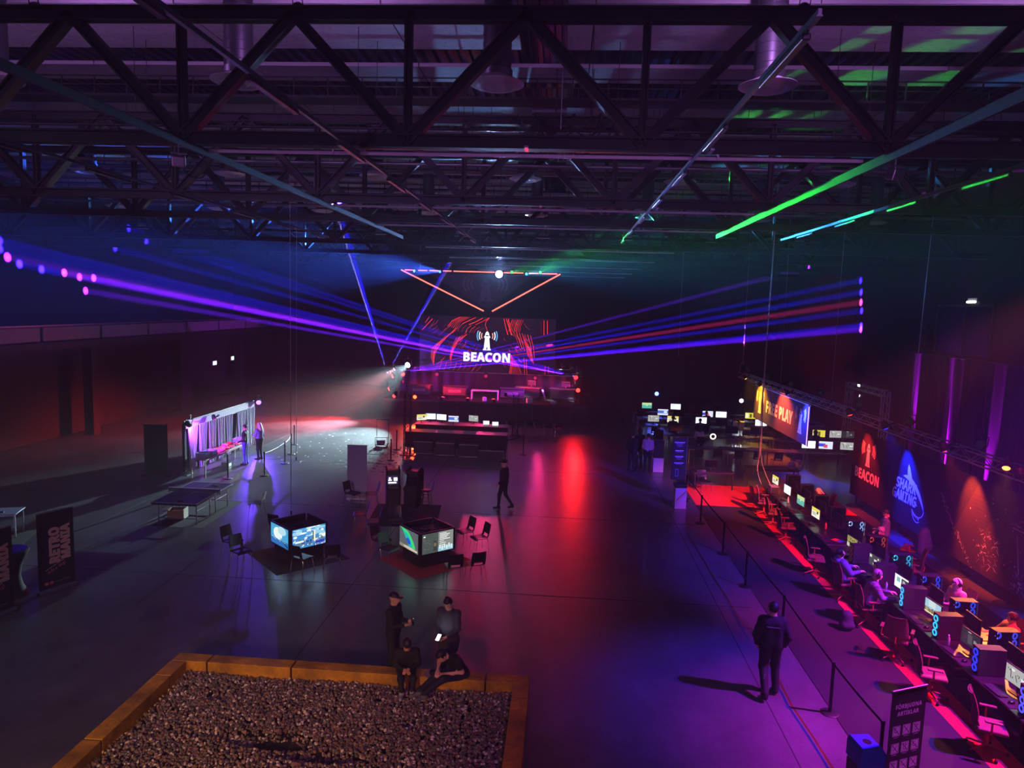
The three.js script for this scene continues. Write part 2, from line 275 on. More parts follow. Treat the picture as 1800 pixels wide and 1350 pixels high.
// ---------- printed marks ----------
function lighthouse(c, x, y, h, col, arcs, bg) {   // x = middle, y = top of the dome
  const w = h * 0.34; c.fillStyle = col; c.beginPath();
  c.moveTo(x - w * 0.62, y + h); c.lineTo(x - w * 0.62, y + h * 0.93); c.lineTo(x - w * 0.5, y + h * 0.92); c.lineTo(x - w * 0.33, y + h * 0.36); c.lineTo(x - w * 0.48, y + h * 0.34); c.lineTo(x - w * 0.48, y + h * 0.26); c.lineTo(x - w * 0.34, y + h * 0.24);
  c.quadraticCurveTo(x - w * 0.34, y + h * 0.06, x, y); c.quadraticCurveTo(x + w * 0.34, y + h * 0.06, x + w * 0.34, y + h * 0.24);
  c.lineTo(x + w * 0.48, y + h * 0.26); c.lineTo(x + w * 0.48, y + h * 0.34); c.lineTo(x + w * 0.33, y + h * 0.36); c.lineTo(x + w * 0.5, y + h * 0.92); c.lineTo(x + w * 0.62, y + h * 0.93); c.lineTo(x + w * 0.62, y + h); c.closePath(); c.fill();
  c.fillStyle = bg; c.fillRect(x - w * 0.2, y + h * 0.2, w * 0.4, h * 0.05); c.fillRect(x - w * 0.08, y + h * 0.84, w * 0.16, h * 0.12);
  c.lineCap = 'butt'; c.lineWidth = h * 0.055;
  arcs.forEach((a, i) => { c.strokeStyle = a; const r = h * (0.3 + i * 0.115); for (const s of [0, Math.PI]) { c.beginPath(); c.arc(x, y + h * 0.24, r, s - 0.5, s + 0.5); c.stroke(); } });
}
const beaconWord = (c, x, y, s, col) => { c.fillStyle = col; c.font = `bold ${s}px sans-serif`; c.textAlign = 'center'; c.textBaseline = 'alphabetic'; c.fillText('BEACON', x, y); c.lineWidth = s * 0.05; c.strokeStyle = col; c.lineJoin = 'round'; c.strokeText('BEACON', x, y); };

// ---------- stage ----------
{
  const st = thing('stage_platform', 'low black stage platform below the large screen', 'stage', [0, 0, 0]);
  part('deck', box(13.2, 0.12, 6.2, -4.75, 1.09, -47.5), mat(0x1b181c, 0.45), st);
  for (let i = 0; i < 11; i++) part('skirt_panel', box(1.18, 1.02, 0.05, -10.75 + i * 1.2, 0.51, -44.45), mat(0x121014, 0.75), st);
  part('frame', [box(0.1, 1.0, 6, -11.3, 0.5, -47.5), box(0.1, 1.0, 6, 1.8, 0.5, -47.5), box(13, 1.0, 0.1, -4.75, 0.5, -50.5)], mBlack, st);
  const bd = thing('stage_backdrop', 'dark fabric backdrop standing behind the stage desks', 'backdrop', [-5.2, 1.15, -48.6]);
  const cp = []; for (let i = 0; i <= 120; i++) cp.push([-6.6 + i * 0.11, Math.sin(i * 0.9) * 0.05]);
  part('fabric', prism([...cp.map(([x, z]) => [x, z]), ...cp.reverse().map(([x, z]) => [x, z - 0.02])], 1.45).rotateX(-Math.PI / 2), mat(0x2a2430, 0.9), bd);
  part('rail', cyl(0.025, 0.025, 13.2, 0, 1.46, 0, 8, 0, 0, Math.PI / 2), mAlu, bd);
  // screen
  const tex = canvasTex(1880, 770, (c, w, h) => {
    c.fillStyle = '#0a0208'; c.fillRect(0, 0, w, h);
    // red streaks; coordinates as seen across the screen (x 0..242, y 0..104)
    const k = 7.77, ln = (pts, wd, col) => { c.strokeStyle = col; c.lineWidth = wd * k * 0.5; c.lineCap = 'round'; c.lineJoin = 'round'; c.beginPath(); pts.forEach(([x, y], i) => (i ? c.lineTo(x * k, y * k) : c.moveTo(x * k, y * k))); c.stroke(); };
    const R = ['#ff3226', '#e8201c', '#c01a20', '#ff5236'];
    const arc = (x0, y0, n, dx, dy, bend, wd) => { for (let i = 0; i < n; i++) ln([[x0 + i * dx, y0 + i * dy * 0.2], [x0 - bend + i * dx, y0 + 6 + rnd() * 3], [x0 - bend * 1.6 + i * dx, y0 + 12 + rnd() * 5]], wd * rr(0.6, 1.1), R[(rnd() * 4) | 0]); };
    ln([[16, 3], [9, 13]], 1.6, R[0]); ln([[22, 6], [4, 26]], 2, R[0]); ln([[26, 9], [16, 24]], 1, R[2]);
    for (let i = 0; i < 6; i++) { const o = i * 3.6; ln([[72 + o, 1], [58 + o * 0.8, 8 + i * 0.5], [50 + o * 0.9, 18 + i]], 1.9 - i * 0.2, R[i % 4]); ln([[76 + o * 2.2, 14 + i], [70 + o * 2.1, 20 + i * 0.6], [68 + o * 2, 27 + i * 0.4]], 1.1, R[(i + 1) % 4]); }
    ln([[100, 1], [90, 6], [76, 13]], 2, R[0]); ln([[112, 2], [100, 9], [88, 14]], 2.2, R[0]); ln([[122, 2], [112, 8], [100, 14]], 2, R[1]); ln([[119, 4], [117, 14], [121, 24]], 1.6, R[0]); ln([[124, 1], [120, 6]], 2, R[0]);
    for (let i = 0; i < 8; i++) { const a = i * 2.6; ln([[64 - a * 0.3, 22 + a * 0.4], [48 - a, 38 + a * 0.7], [36 - a * 0.8, 52 + a * 0.4], [28 - a * 0.4, 66 + a * 0.5], [26, 78 + a * 0.6]], i % 3 ? 0.9 : 2, R[i % 4]); }
    for (let i = 0; i < 7; i++) { const a = i * 3; ln([[84 - a, 32 + i], [68 - a * 0.6, 46 + i * 2], [60 - a * 0.3, 62 + i * 2], [56, 80]], i % 2 ? 1 : 2.4, R[i % 4]); }
    for (let i = 0; i < 6; i++) ln([[52 + i * 5, 48], [58 + i * 6, 56], [66 + i * 6, 64]], 0.7, R[2]);
    for (let i = 0; i < 9; i++) ln([[40 + i * 9, 82 + (i % 3)], [38 + i * 9, 90], [36 + i * 8.4, 97]], 1, R[i % 4]);
    for (const [x, d] of [[150, 4], [154, 6], [158, 3]]) ln([[x, 2], [x + d, 18], [x + d + 4, 30]], 2.4, R[0]);
    for (let i = 0; i < 7; i++) { ln([[165 + i * 3.2, 3], [162 + i * 3, 14], [159 + i * 3.3, 24]], 1.8, R[i % 4]); ln([[168 + i * 5, 24 + i], [174 + i * 5, 38 + i * 2], [180 + i * 4.4, 52 + i * 3]], 1.6, R[(i + 2) % 4]); }
    for (let i = 0; i < 6; i++) ln([[186 + i * 2.6, 34 + i * 4], [192 + i * 2.2, 48 + i * 4], [195 + i * 2, 66 + i * 3]], 1.8, R[i % 4]);
    for (let i = 0; i < 8; i++) { ln([[165 + i * 1.5, 66 + i * 2], [165 + i * 2.2, 82 + i], [163 + i * 3, 99]], i < 3 ? 2.6 : 1.1, R[i % 4]); }
    ln([[188, 70], [190, 100]], 1.6, R[0]); ln([[192, 72], [194, 100]], 1.6, R[0]); ln([[221, 3], [222, 28]], 2.2, R[0]); ln([[227, 3], [228, 26]], 2.2, R[0]); ln([[216, 4], [217, 26]], 0.8, R[2]); ln([[226, 83], [226, 99]], 2, R[0]); ln([[232, 84], [232, 96]], 1.8, R[0]);
    for (let i = 0; i < 26; i++) { const x = rr(90, 180), y = rr(56, 76); ln([[x, y], [x + rr(-3, 3), y + rr(4, 9)]], 0.4, '#6a1a24'); }
    for (let i = 0; i < 60; i++) { const side = i % 2, x = side ? rr(150, 200) : rr(30, 112), y = rr(2, 92), a = (x - 121) / 60, l = rr(4, 12); ln([[x, y], [x + a * l * 0.25, y + l * 0.5], [x + a * l * 0.7 - (side ? -1.5 : 1.5), y + l]], rr(0.4, 1.3), R[i % 4]); }
    lighthouse(c, 121 * k, 25 * k, 34 * k, '#ffffff', ['#ffb0a0', '#ffffff', '#58b8f0'], '#101018');
    beaconWord(c, 121 * k, 79 * k, 21.5 * k, '#ffffff');
  });
  const s = thing('led_screen', 'huge LED screen showing the BEACON lighthouse mark among red streaks', 'screen', [-5.25, 4.52, -49]);
  part('cabinet', box(9.6, 4.0, 0.2, 0, 0, -0.12), mBlack, s);
  part('display', mv(new THREE.PlaneGeometry(9.4, 3.85), 0, 0, -0.015), screenMat(tex, 1.15), s);
  for (const x of [-4.4, 4.4]) part('leg', box(0.14, 1.5, 0.14, x, -2.62, -0.12), mTruss, s);
  panelLight(0xff5040, 0.35, 9.2, 3.7, [-5.25, 4.52, -48.9], [-5.25, 4.52, 0]);
  // neon triangle
  const t = thing('neon_triangle', 'hanging triangle of red-white neon tubes over the screen', 'neon sign', [0, 0, -47]);
  const mNeon = glow(0xff6a58, 3), A = [-10.85, 9.42], B = [-0.34, 9.42], C = [-5.02, 6.72];
  const mF = mat(0x26222a, 0.6, 0.2);
  for (const [p, q] of [[A, B], [A, C], [B, C]]) part('frame_bar', beam([...p, 0], [...q, 0], 0.22, 0.22), mF, t);
  for (const [x0, x1] of [[-10.6, -10.05], [-9.7, -9.1], [-8.95, -8.3], [-8.05, -7.5], [-7.35, -4.6], [-4.05, -2.75], [-2.4, -1.75], [-1.55, -0.55]]) part('neon_tube', rod([x0, 9.42, 0.14], [x1, 9.42, 0.14], 0.032, 8), mNeon, t);
  part('neon_tube', rod([A[0], A[1], 0.14], [-5.3, 6.88, 0.14], 0.04, 8), mNeon, t); part('neon_tube', rod([B[0], B[1], 0.14], [-4.74, 6.88, 0.14], 0.04, 8), mNeon, t);
  for (const x of [-9.6, -5.2, -1.6]) part('hanger', rod([x, 9.5, 0], [x, HR, 0], 0.015, 5), mSteel, t);
  const logo = canvasTex(1024, 512, (c, w, h) => { c.fillStyle = '#4a4552'; c.fillRect(0, 0, w, h); c.save(); c.translate(560, 60); c.rotate(-0.03); lighthouse(c, 0, 0, 330, '#6d6874', ['#4a4552', '#6d6874', '#6d6874', '#6d6874'], '#4a4552'); c.restore(); });
  const tri = new THREE.BufferGeometry(), P3 = [[-9.1, 9.25], [-5.02, 6.98], [-2.1, 9.25]];
  tri.setAttribute('position', new THREE.Float32BufferAttribute(P3.flatMap(([x, y]) => [x, y, -0.12]), 3)); tri.setAttribute('uv', new THREE.Float32BufferAttribute(P3.flatMap(([x, y]) => [(x + 9.1) / 7, (y - 6.98) / 2.27]), 2)); tri.computeVertexNormals();
  part('fabric', tri, printMat(logo), t);
  panelLight(0xff5a48, 2.5, 10, 0.1, [-5.4, 9.36, -46.8], [-5.4, 6, -40]);
  // lamps along the top of the triangle
  lamp('moving_head', 'small cyan lamp near the left tip of the neon triangle', [-9.93, 9.36, -46.7], [-24, 12, -25], 0x58b8ff, 3200, 9, { glow: 5 });
  lamp('moving_head', 'cyan lamp left of centre on the neon triangle', [-8.22, 9.36, -46.7], [-22, 9.6, -20], 0x3060ff, 25000, 13, { glow: 9, soft: 0.9 });
  lamp('moving_head', 'dazzling white-blue lamp right of centre on the neon triangle', [-4.33, 9.3, -46.7], [-0.5, 9.6, 0], 0x80b0ff, 4200, 12, { s: 2.6, glow: 40, soft: 1 });
  lamp('moving_head', 'cyan lamp right of the dazzling one on the neon triangle', [-2.54, 9.36, -46.7], [10, 10.5, -24], 0x2880d0, 12000, 12, { glow: 9, soft: 0.9 });
  lamp('moving_head', 'green lamp next to the dazzling one on the neon triangle', [-3.5, 9.46, -46.7], [5.8, 9.75, -17.2], 0x30ff50, 9000, 4.4, { glow: 4 });
  lamp('moving_head', 'green lamp near the right tip of the neon triangle', [-1.65, 9.48, -46.7], [8.4, 13.1, -15.6], 0x50ff60, 9000, 5, { glow: 4, soft: 0.3 });
  // side towers
  const towers = [[-10.55, -44.7, 3.0, [-11.5, -9.4], 'left'], [1.05, -44.7, 3.3, [-0.2, 1.4], 'right']];
  for (const [x, z, h, [a, b], side] of towers) {
    const q = thing('lighting_tower', `black lattice lighting tower at the ${side} edge of the stage`, 'lighting tower', [0, 0, 0]);
    boxTruss(q, [x, 1.15, z], [x, h + 0.15, z], 0.3, 0.3, mTruss); part('cross_arm', rod([a, h + 0.1, z + 0.12], [b, h + 0.1, z + 0.12], 0.03, 8), mTruss, q); part('base_plate', box(0.6, 0.03, 0.6, x, 1.165, z), mTruss, q);
  }
  const RED = 0xff1a22;
  lamp('wash_lamp', 'red lamp upper left on the left stage tower', [-10.73, 2.6, -44.4], [-16.5, 0.1, -40], RED, 1100, 20, { glow: 12, s: 1.5 });
  lamp('wash_lamp', 'red lamp upper right on the left stage tower', [-10.07, 2.74, -44.4], [-9.6, 3.5, -20], RED, 160, 16, { glow: 12, s: 1.3 });
  lamp('wash_lamp', 'red lamp low on the outer side of the left stage tower', [-10.94, 1.78, -44.35], [-16, 0.1, -41.5], 0xff2a2a, 1700, 22, { glow: 12, s: 1.5 });
  lamp('wash_lamp', 'red floor lamp at the left stage corner', [-10.62, 1.32, -44.38], [-15, 0, -36], RED, 300, 36, { glow: 12, s: 1.3 });
  lamp('wash_lamp', 'orange-red floor lamp right of the left stage tower', [-9.28, 1.32, -44.38], [-8.6, 0.4, -34], 0xff3a18, 160, 24, { glow: 14, s: 1.3 });
  lamp('wash_lamp', 'red lamp high on the right stage tower', [0.88, 2.95, -44.4], [1.2, 0, -34], RED, 40, 26, { glow: 8, s: 1.5 });
  lamp('wash_lamp', 'bright red lamp low on the right stage tower', [1.05, 2.15, -44.35], [1.4, 4, -20], 0xff2018, 90, 20, { glow: 13, s: 1.4 });
  [[-7.51, -6.9], [-5.91, -5.95], [-4.27, -4.25]].forEach(([x, tx], i) => lamp('uplight', `red uplight on the stage floor, ${['left', 'middle', 'right'][i]} of three`, [x, 1.32, -44.62], [tx, 6, -45.4], 0xff2a2a, 1100, 5, { glow: 14, s: 1.4 }));
  lamp('flood_lamp', 'bright white-cyan flood on top of the left stage tower', [-9.75, 3.36, -44.3], [-12.6, 0, -34], 0xc0ecf4, 5000, 22, { glow: 26, s: 1.9, soft: 1 });
  lamp('flood_lamp', 'second pale flood on the left stage tower arm', [-10.6, 3.05, -44.3], [-14.5, 0, -39.5], 0xffb0c4, 4200, 22, { glow: 2, s: 1.2, soft: 1 });
  [[0.03, 3.5], [0.57, 3.42], [1.0, 3.36]].forEach(([x, y], i) => lamp('profile_spot', `small white profile spot on the right stage tower arm, ${ORD[i]} from the left`, [x, y, -44.45], [x - 2.2 + i * 0.9, 1.2, -46.6], 0xf0f4ff, 420, 7, { glow: 10 }));
  [[-8.6, 'left'], [-5.2, 'middle'], [-1.8, 'right']].forEach(([x, w]) => lamp('stage_backlight', `magenta backlight below the large screen, ${w} one`, [x, 2.42, -48.35], [x * 0.8, 3.2, -20], 0xff2c70, 520, 13, { glow: 0.6, s: 1.2, soft: 1 }));
  lamp('side_wash', 'red side lamp low on the left stage tower aimed across the stage', [-10.25, 2.2, -45.1], [0, 2.0, -46.6], 0xff2848, 1500, 20, { glow: 3, s: 1.2, soft: 1 });
  lamp('side_wash', 'violet side lamp low on the right stage tower aimed across the stage', [0.75, 2.35, -45.1], [-9, 2.2, -46.8], 0xc83cff, 1100, 20, { glow: 3, s: 1.2, soft: 1 });
  // lasers
  for (const [x, y, side] of [[-11.23, 2.75, 'left'], [0.74, 2.97, 'right']]) {
    const q = thing('laser_projector', `small black laser projector on the ${side} stage tower`, 'laser', [x, y, -45]);
    part('body', rbox(0.26, 0.2, 0.32, 0.02, 0, 0, -0.2), mBlack, q); part('aperture_light', box(0.1, 0.06, 0.01, 0, 0, -0.035), glow(0x7a5cff, 6), q); part('bracket', rod([0, 0.1, -0.2], [side === 'left' ? 0.3 : 0.2, 0.25, 0.3], 0.02, 6), mBlack, q);
  }
  const BL = 0x1c0cff, VI = 0x6a14ff, PK = 0xff2890, L1 = [-11.23, 2.75, -44.98], L2 = [-10.05, 2.86, -44.7], R1 = [0.74, 2.97, -44.98];
  [[-29, 9.8, -35], [-29, 9.4, -35], [-29, 9, -35.5], [-29, 8.7, -36.3], [-29, 8.5, -37.9], [-29, 8.4, -39.7], [-29, 8.2, -41], [-29, 8.2, -42.3], [-29, 7.4, -41.5], [-29, 11.6, -46], [-29, 10.9, -48], [-29, 10.2, -44.5]].forEach((p, i) => beamLight([BL, BL, VI, BL, BL, PK, VI, VI, VI, BL, BL, BL][i], [1.3e6, 1.3e6, 1.7e6, 1.7e6, 1.5e6, 8e5, 1.7e6, 2.1e6, 1.7e6, 8e5, 8e5, 8e5][i], R1, p, 0.065));
  [[17.6, 6.5, -44], [17.6, 6.7, -44], [17.6, 7.6, -44.1], [17.6, 8.1, -44.3], [17.6, 8.7, -44.4], [17.6, 9.4, -44.6], [17.6, 10.7, -54]].forEach((p, i) => beamLight([VI, BL, BL, PK, BL, BL, VI][i], [2.7e6, 2.4e6, 1.2e6, 7e5, 1.2e6, 9e5, 7e5][i], L2, p, 0.1));
  beamLight(BL, 5e5, L1, [-13.5, 11.9, -43], 1.1, 0.3); beamLight(0xa090ff, 1.2e6, L1, [-12.9, 8.5, -44], 0.14);
  beamLight(BL, 5e5, L1, [-7.9, 8.9, -45], 0.8, 0.3); beamLight(0xa090ff, 6e5, L1, [-8.2, 8.1, -45], 0.14);
  beamLight(0xff50b0, 2.6e6, L1, [-7.5, 5.85, -48.9], 0.14); beamLight(VI, 1e6, L1, [-5.2, 4.9, -48.9], 0.1); beamLight(VI, 9e5, L1, [-3.4, 4.4, -48.9], 0.1); beamLight(PK, 6e5, L1, [-1.2, 4.6, -48.9], 0.1); beamLight(BL, 9e5, R1, [-6.4, 4.3, -48.9], 0.12); beamLight(VI, 8e5, R1, [-7.9, 4.0, -48.9], 0.12);
  // stage desks
  const text = canvasTex(512, 160, (c, w, h) => { c.fillStyle = '#3a353e'; c.fillRect(0, 0, w, h); beaconWord(c, w / 2, 100, 74, '#8a8490'); });
  const deskG = rbox(1.6, 0.05, 0.75, 0.01, 0, 0.76, 0);
  [[-9.3, -46, 'left, beside the red tower'], [-6.95, -46.1, 'middle, behind the red uplights'], [-3.2, -46, 'right of the stage centre']].forEach(([x, z, w]) => {
    const d = thing('caster_desk', `dark stage desk with a BEACON front board, ${w}`, 'desk', [x, 1.15, z], 0, 'stage desks');
    part('top', deskG, mDark, d); part('front_board', box(1.45, 0.5, 0.03, 0, 0.45, 0.3), printMat(text), d); for (const s of [-0.75, 0.75]) part('side', box(0.04, 0.74, 0.6, s, 0.37, 0), mDark, d);
  });
  const wt = thing('white_table', 'white edged table on the stage behind the right uplight', 'table', [-4.95, 1.15, -45.9]);
  part('top', rbox(1.8, 0.07, 0.7, 0.02, 0, 0.58, 0), mWhite, wt); for (const a of [-0.86, 0.86]) for (const b of [-0.3, 0.3]) part('leg', box(0.06, 0.55, 0.06, a, 0.275, b), mWhite, wt);
  [[-2.2, 'left'], [0.1, 'right']].forEach(([x, w]) => {
    const d = thing('player_desk', `grey stage desk with a monitor frame on top, ${w} of two at the stage right`, 'desk', [x, 1.15, -47.3], -0.12, 'player desks');
    part('top', rbox(1.7, 0.04, 0.7, 0.01, 0, 0.74, 0), mWhite, d); part('front_board', box(1.6, 0.62, 0.03, 0, 0.4, 0.28), mat(0x4a4550, 0.7), d); for (const s of [-0.8, 0.8]) part('leg', box(0.05, 0.72, 0.6, s, 0.36, 0), mDark, d);
    const m = thing('monitor', `white backed monitor standing on the ${w} stage desk`, 'monitor', [x + 0.2, 1.912, -47.3], -0.12);
    part('back', rbox(0.52, 0.32, 0.04, 0.01, 0, 0.26, 0), mat(0x6a6670, 0.6), m); part('frame', [box(0.54, 0.03, 0.05, 0, 0.42, 0), box(0.03, 0.32, 0.05, 0.26, 0.26, 0)], mWhite, m); part('stand', box(0.06, 0.12, 0.05, 0, 0.06, 0), mWhite, m); part('foot', box(0.22, 0.02, 0.16, 0, 0.01, 0), mWhite, m);
  });
  // slanted white panel and cards lying on the stage at right
  const wp = thing('lectern_stand', 'tilted white stand between the right stage desks', 'stand', [-1.15, 1.15, -45.9]); part('panel', box(0.1, 0.78, 0.05, 0.05, 0.42, 0, 0.2, 0, 0.3), mWhite, wp); part('foot', box(0.4, 0.03, 0.3, 0.1, 0.015, 0), mDark, wp);
  [[-2.0, 0.35, 0.28, 'large, right of the stage centre'], [-0.5, 0.34, 0.1, 'flat, beside the tilted stand'], [-4.9, 0.22, 0.22, 'small, below the white edged table']].forEach(([x, w, h, q], i) => { const b = thing('white_case', `white box on the stage floor, ${q}`, 'box', [x, 1.15, -44.9 - i * 0.1], 0.3); part('body', rbox(w, h, 0.3, 0.02, 0, h / 2, 0), mWhite, b); part('lid', rbox(w + 0.02, 0.03, 0.32, 0.01, 0, h + 0.012, 0), mWhite, b); });
}
// ---------- control island in front of the stage ----------
const mCloth = mat(0x120f16, 0.9);
function plainTable(name, label, cat, pos, turn, w, d, h, mt, ml, group) {
  const t = thing(name, label, cat, pos, turn, group); part('top', rbox(w, 0.035, d, 0.01, 0, h - 0.018, 0), mt, t);
  for (const a of [-1, 1]) for (const b of [-1, 1]) part('leg', box(0.04, h - 0.03, 0.04, a * (w / 2 - 0.06), (h - 0.03) / 2, b * (d / 2 - 0.06)), ml, t);
  part('rail', [box(w - 0.12, 0.05, 0.025, 0, h - 0.07, d / 2 - 0.06), box(w - 0.12, 0.05, 0.025, 0, h - 0.07, -d / 2 + 0.06)], ml, t); return t;
}
const monG = { back: rbox(0.56, 0.335, 0.035, 0.012, 0, 0.3, -0.02), disp: mv(new THREE.PlaneGeometry(0.535, 0.305), 0, 0.3, 0.0005), neck: box(0.05, 0.16, 0.03, 0, 0.08, -0.045), foot: rbox(0.24, 0.014, 0.18, 0.006, 0, 0.007, -0.03) };
function monitor(label, pos, turn, m, group) {
  const t = thing('monitor', label, 'monitor', pos, turn, group); part('back_shell', monG.back, mBlack, t); part('screen', monG.disp, m, t); part('neck', monG.neck, mBlack, t); part('foot', monG.foot, mBlack, t); return t;
}
const uiTex = (bg, fn) => canvasTex(256, 144, (c, w, h) => { c.fillStyle = bg; c.fillRect(0, 0, w, h); fn && fn(c, w, h); });
const bars = (c, x, y, n, w, h, col, gap = 1.7) => { c.fillStyle = col; for (let i = 0; i < n; i++) c.fillRect(x, y + i * h * gap, w * (0.6 + 0.4 * ((i * 37) % 10) / 10), h); };
const SCR = {
  white: screenMat(uiTex('#e9eef2', (c, w) => { bars(c, 20, 20, 5, 130, 7, '#b4bcc8'); c.fillStyle = '#c8d4e0'; c.fillRect(0, 0, w, 10); }), 1.5),
  page: screenMat(uiTex('#f4f2da', (c, w, h) => { c.fillStyle = '#e8d860'; c.fillRect(0, 0, w, 50); bars(c, 30, 66, 5, 150, 6, '#9a9a88'); c.fillStyle = '#40382a'; c.fillRect(160, 40, 46, 40); }), 1.1),
  teal: screenMat(uiTex('#58c0b0', (c, w, h) => { c.fillStyle = '#c8e8a0'; c.fillRect(0, 0, w, 60); c.fillStyle = '#f0fff0'; c.beginPath(); c.arc(128, 70, 16, 0, 7); c.fill(); }), 1.0),
  blue: screenMat(uiTex('#5070d0', (c, w, h) => { c.fillStyle = '#d8e4ff'; c.fillRect(0, 100, w, 44); c.fillStyle = '#e6ecff'; c.fillRect(0, 0, w, 30); c.fillRect(150, 40, 80, 50); }), 1.1),
  grey: screenMat(uiTex('#30363a', (c, w, h) => { c.fillStyle = '#596064'; c.fillRect(90, 30, 60, 90); bars(c, 170, 60, 4, 50, 5, '#cfd4d4'); c.fillStyle = '#fff'; c.fillRect(90, 8, 40, 8); }), 0.7),
  split: screenMat(uiTex('#f2f5f2', (c, w, h) => { c.fillStyle = '#383a3c'; c.fillRect(128, 20, 128, 124); c.fillStyle = '#78b8b8'; c.fillRect(40, 26, 60, 50); bars(c, 150, 40, 3, 70, 8, '#e0e0e0'); c.fillStyle = '#fff'; c.fillRect(196, 90, 34, 34); }), 1.1),
  chat: screenMat(uiTex('#4a4c4c', (c, w, h) => { c.fillStyle = '#f0f0e8'; c.fillRect(10, 12, 46, 34); c.fillRect(110, 50, 60, 40); c.fillRect(90, 100, 34, 24); c.fillRect(180, 20, 30, 20); }), 0.9),
  land: screenMat(uiTex('#9fc8d8', (c, w, h) => { c.fillStyle = '#c8dcd8'; c.fillRect(60, 0, 110, 70); c.fillStyle = '#d8d060'; c.fillRect(0, 100, w, 44); c.fillStyle = '#6a5038'; for (let i = 0; i < 14; i++) c.fillRect(i * 18, 70 + rnd() * 26, 8 + rnd() * 8, 60); c.fillStyle = '#f2f0d8'; c.fillRect(0, 128, w, 10); c.fillStyle = '#78b8d8'; c.fillRect(200, 84, 56, 28); }), 1.1),
  sketch: screenMat(uiTex('#b8bcb8', (c, w, h) => { c.strokeStyle = '#181a1a'; c.lineWidth = 7; for (let i = 0; i < 12; i++) { c.beginPath(); c.moveTo(20 + i * 18, 20 + rnd() * 90); c.lineTo(24 + i * 18 + rnd() * 20, 30 + rnd() * 90); c.stroke(); } c.fillStyle = '#f0f4f0'; c.fillRect(60, 20, 40, 20); c.fillRect(170, 60, 50, 26); }), 0.9),
  yellow: screenMat(uiTex('#e8d848', (c, w, h) => { c.fillStyle = '#fffbe0'; c.fillRect(10, 14, 70, 110); c.fillStyle = '#54602a'; c.fillRect(110, 30, 50, 90); }), 1.0),
  game: screenMat(uiTex('#a8a050', (c, w, h) => { c.fillStyle = '#54602a'; c.fillRect(0, 70, w, 74); c.fillStyle = '#d8dcc8'; c.fillRect(0, 90, 60, 54); for (let i = 0; i < 30; i++) { c.fillStyle = ['#707834', '#c8c070', '#39451c'][i % 3]; c.fillRect(rnd() * w, rnd() * h, 22, 14); } }), 0.9),
  pink: screenMat(uiTex('#dfe6f8', (c, w, h) => { c.fillStyle = '#3448d8'; c.fillRect(0, 40, 120, 60); c.fillStyle = '#d84868'; c.fillRect(90, 60, 70, 60); }), 1.1),
  off: mat(0x0a0a0d, 0.12),
};
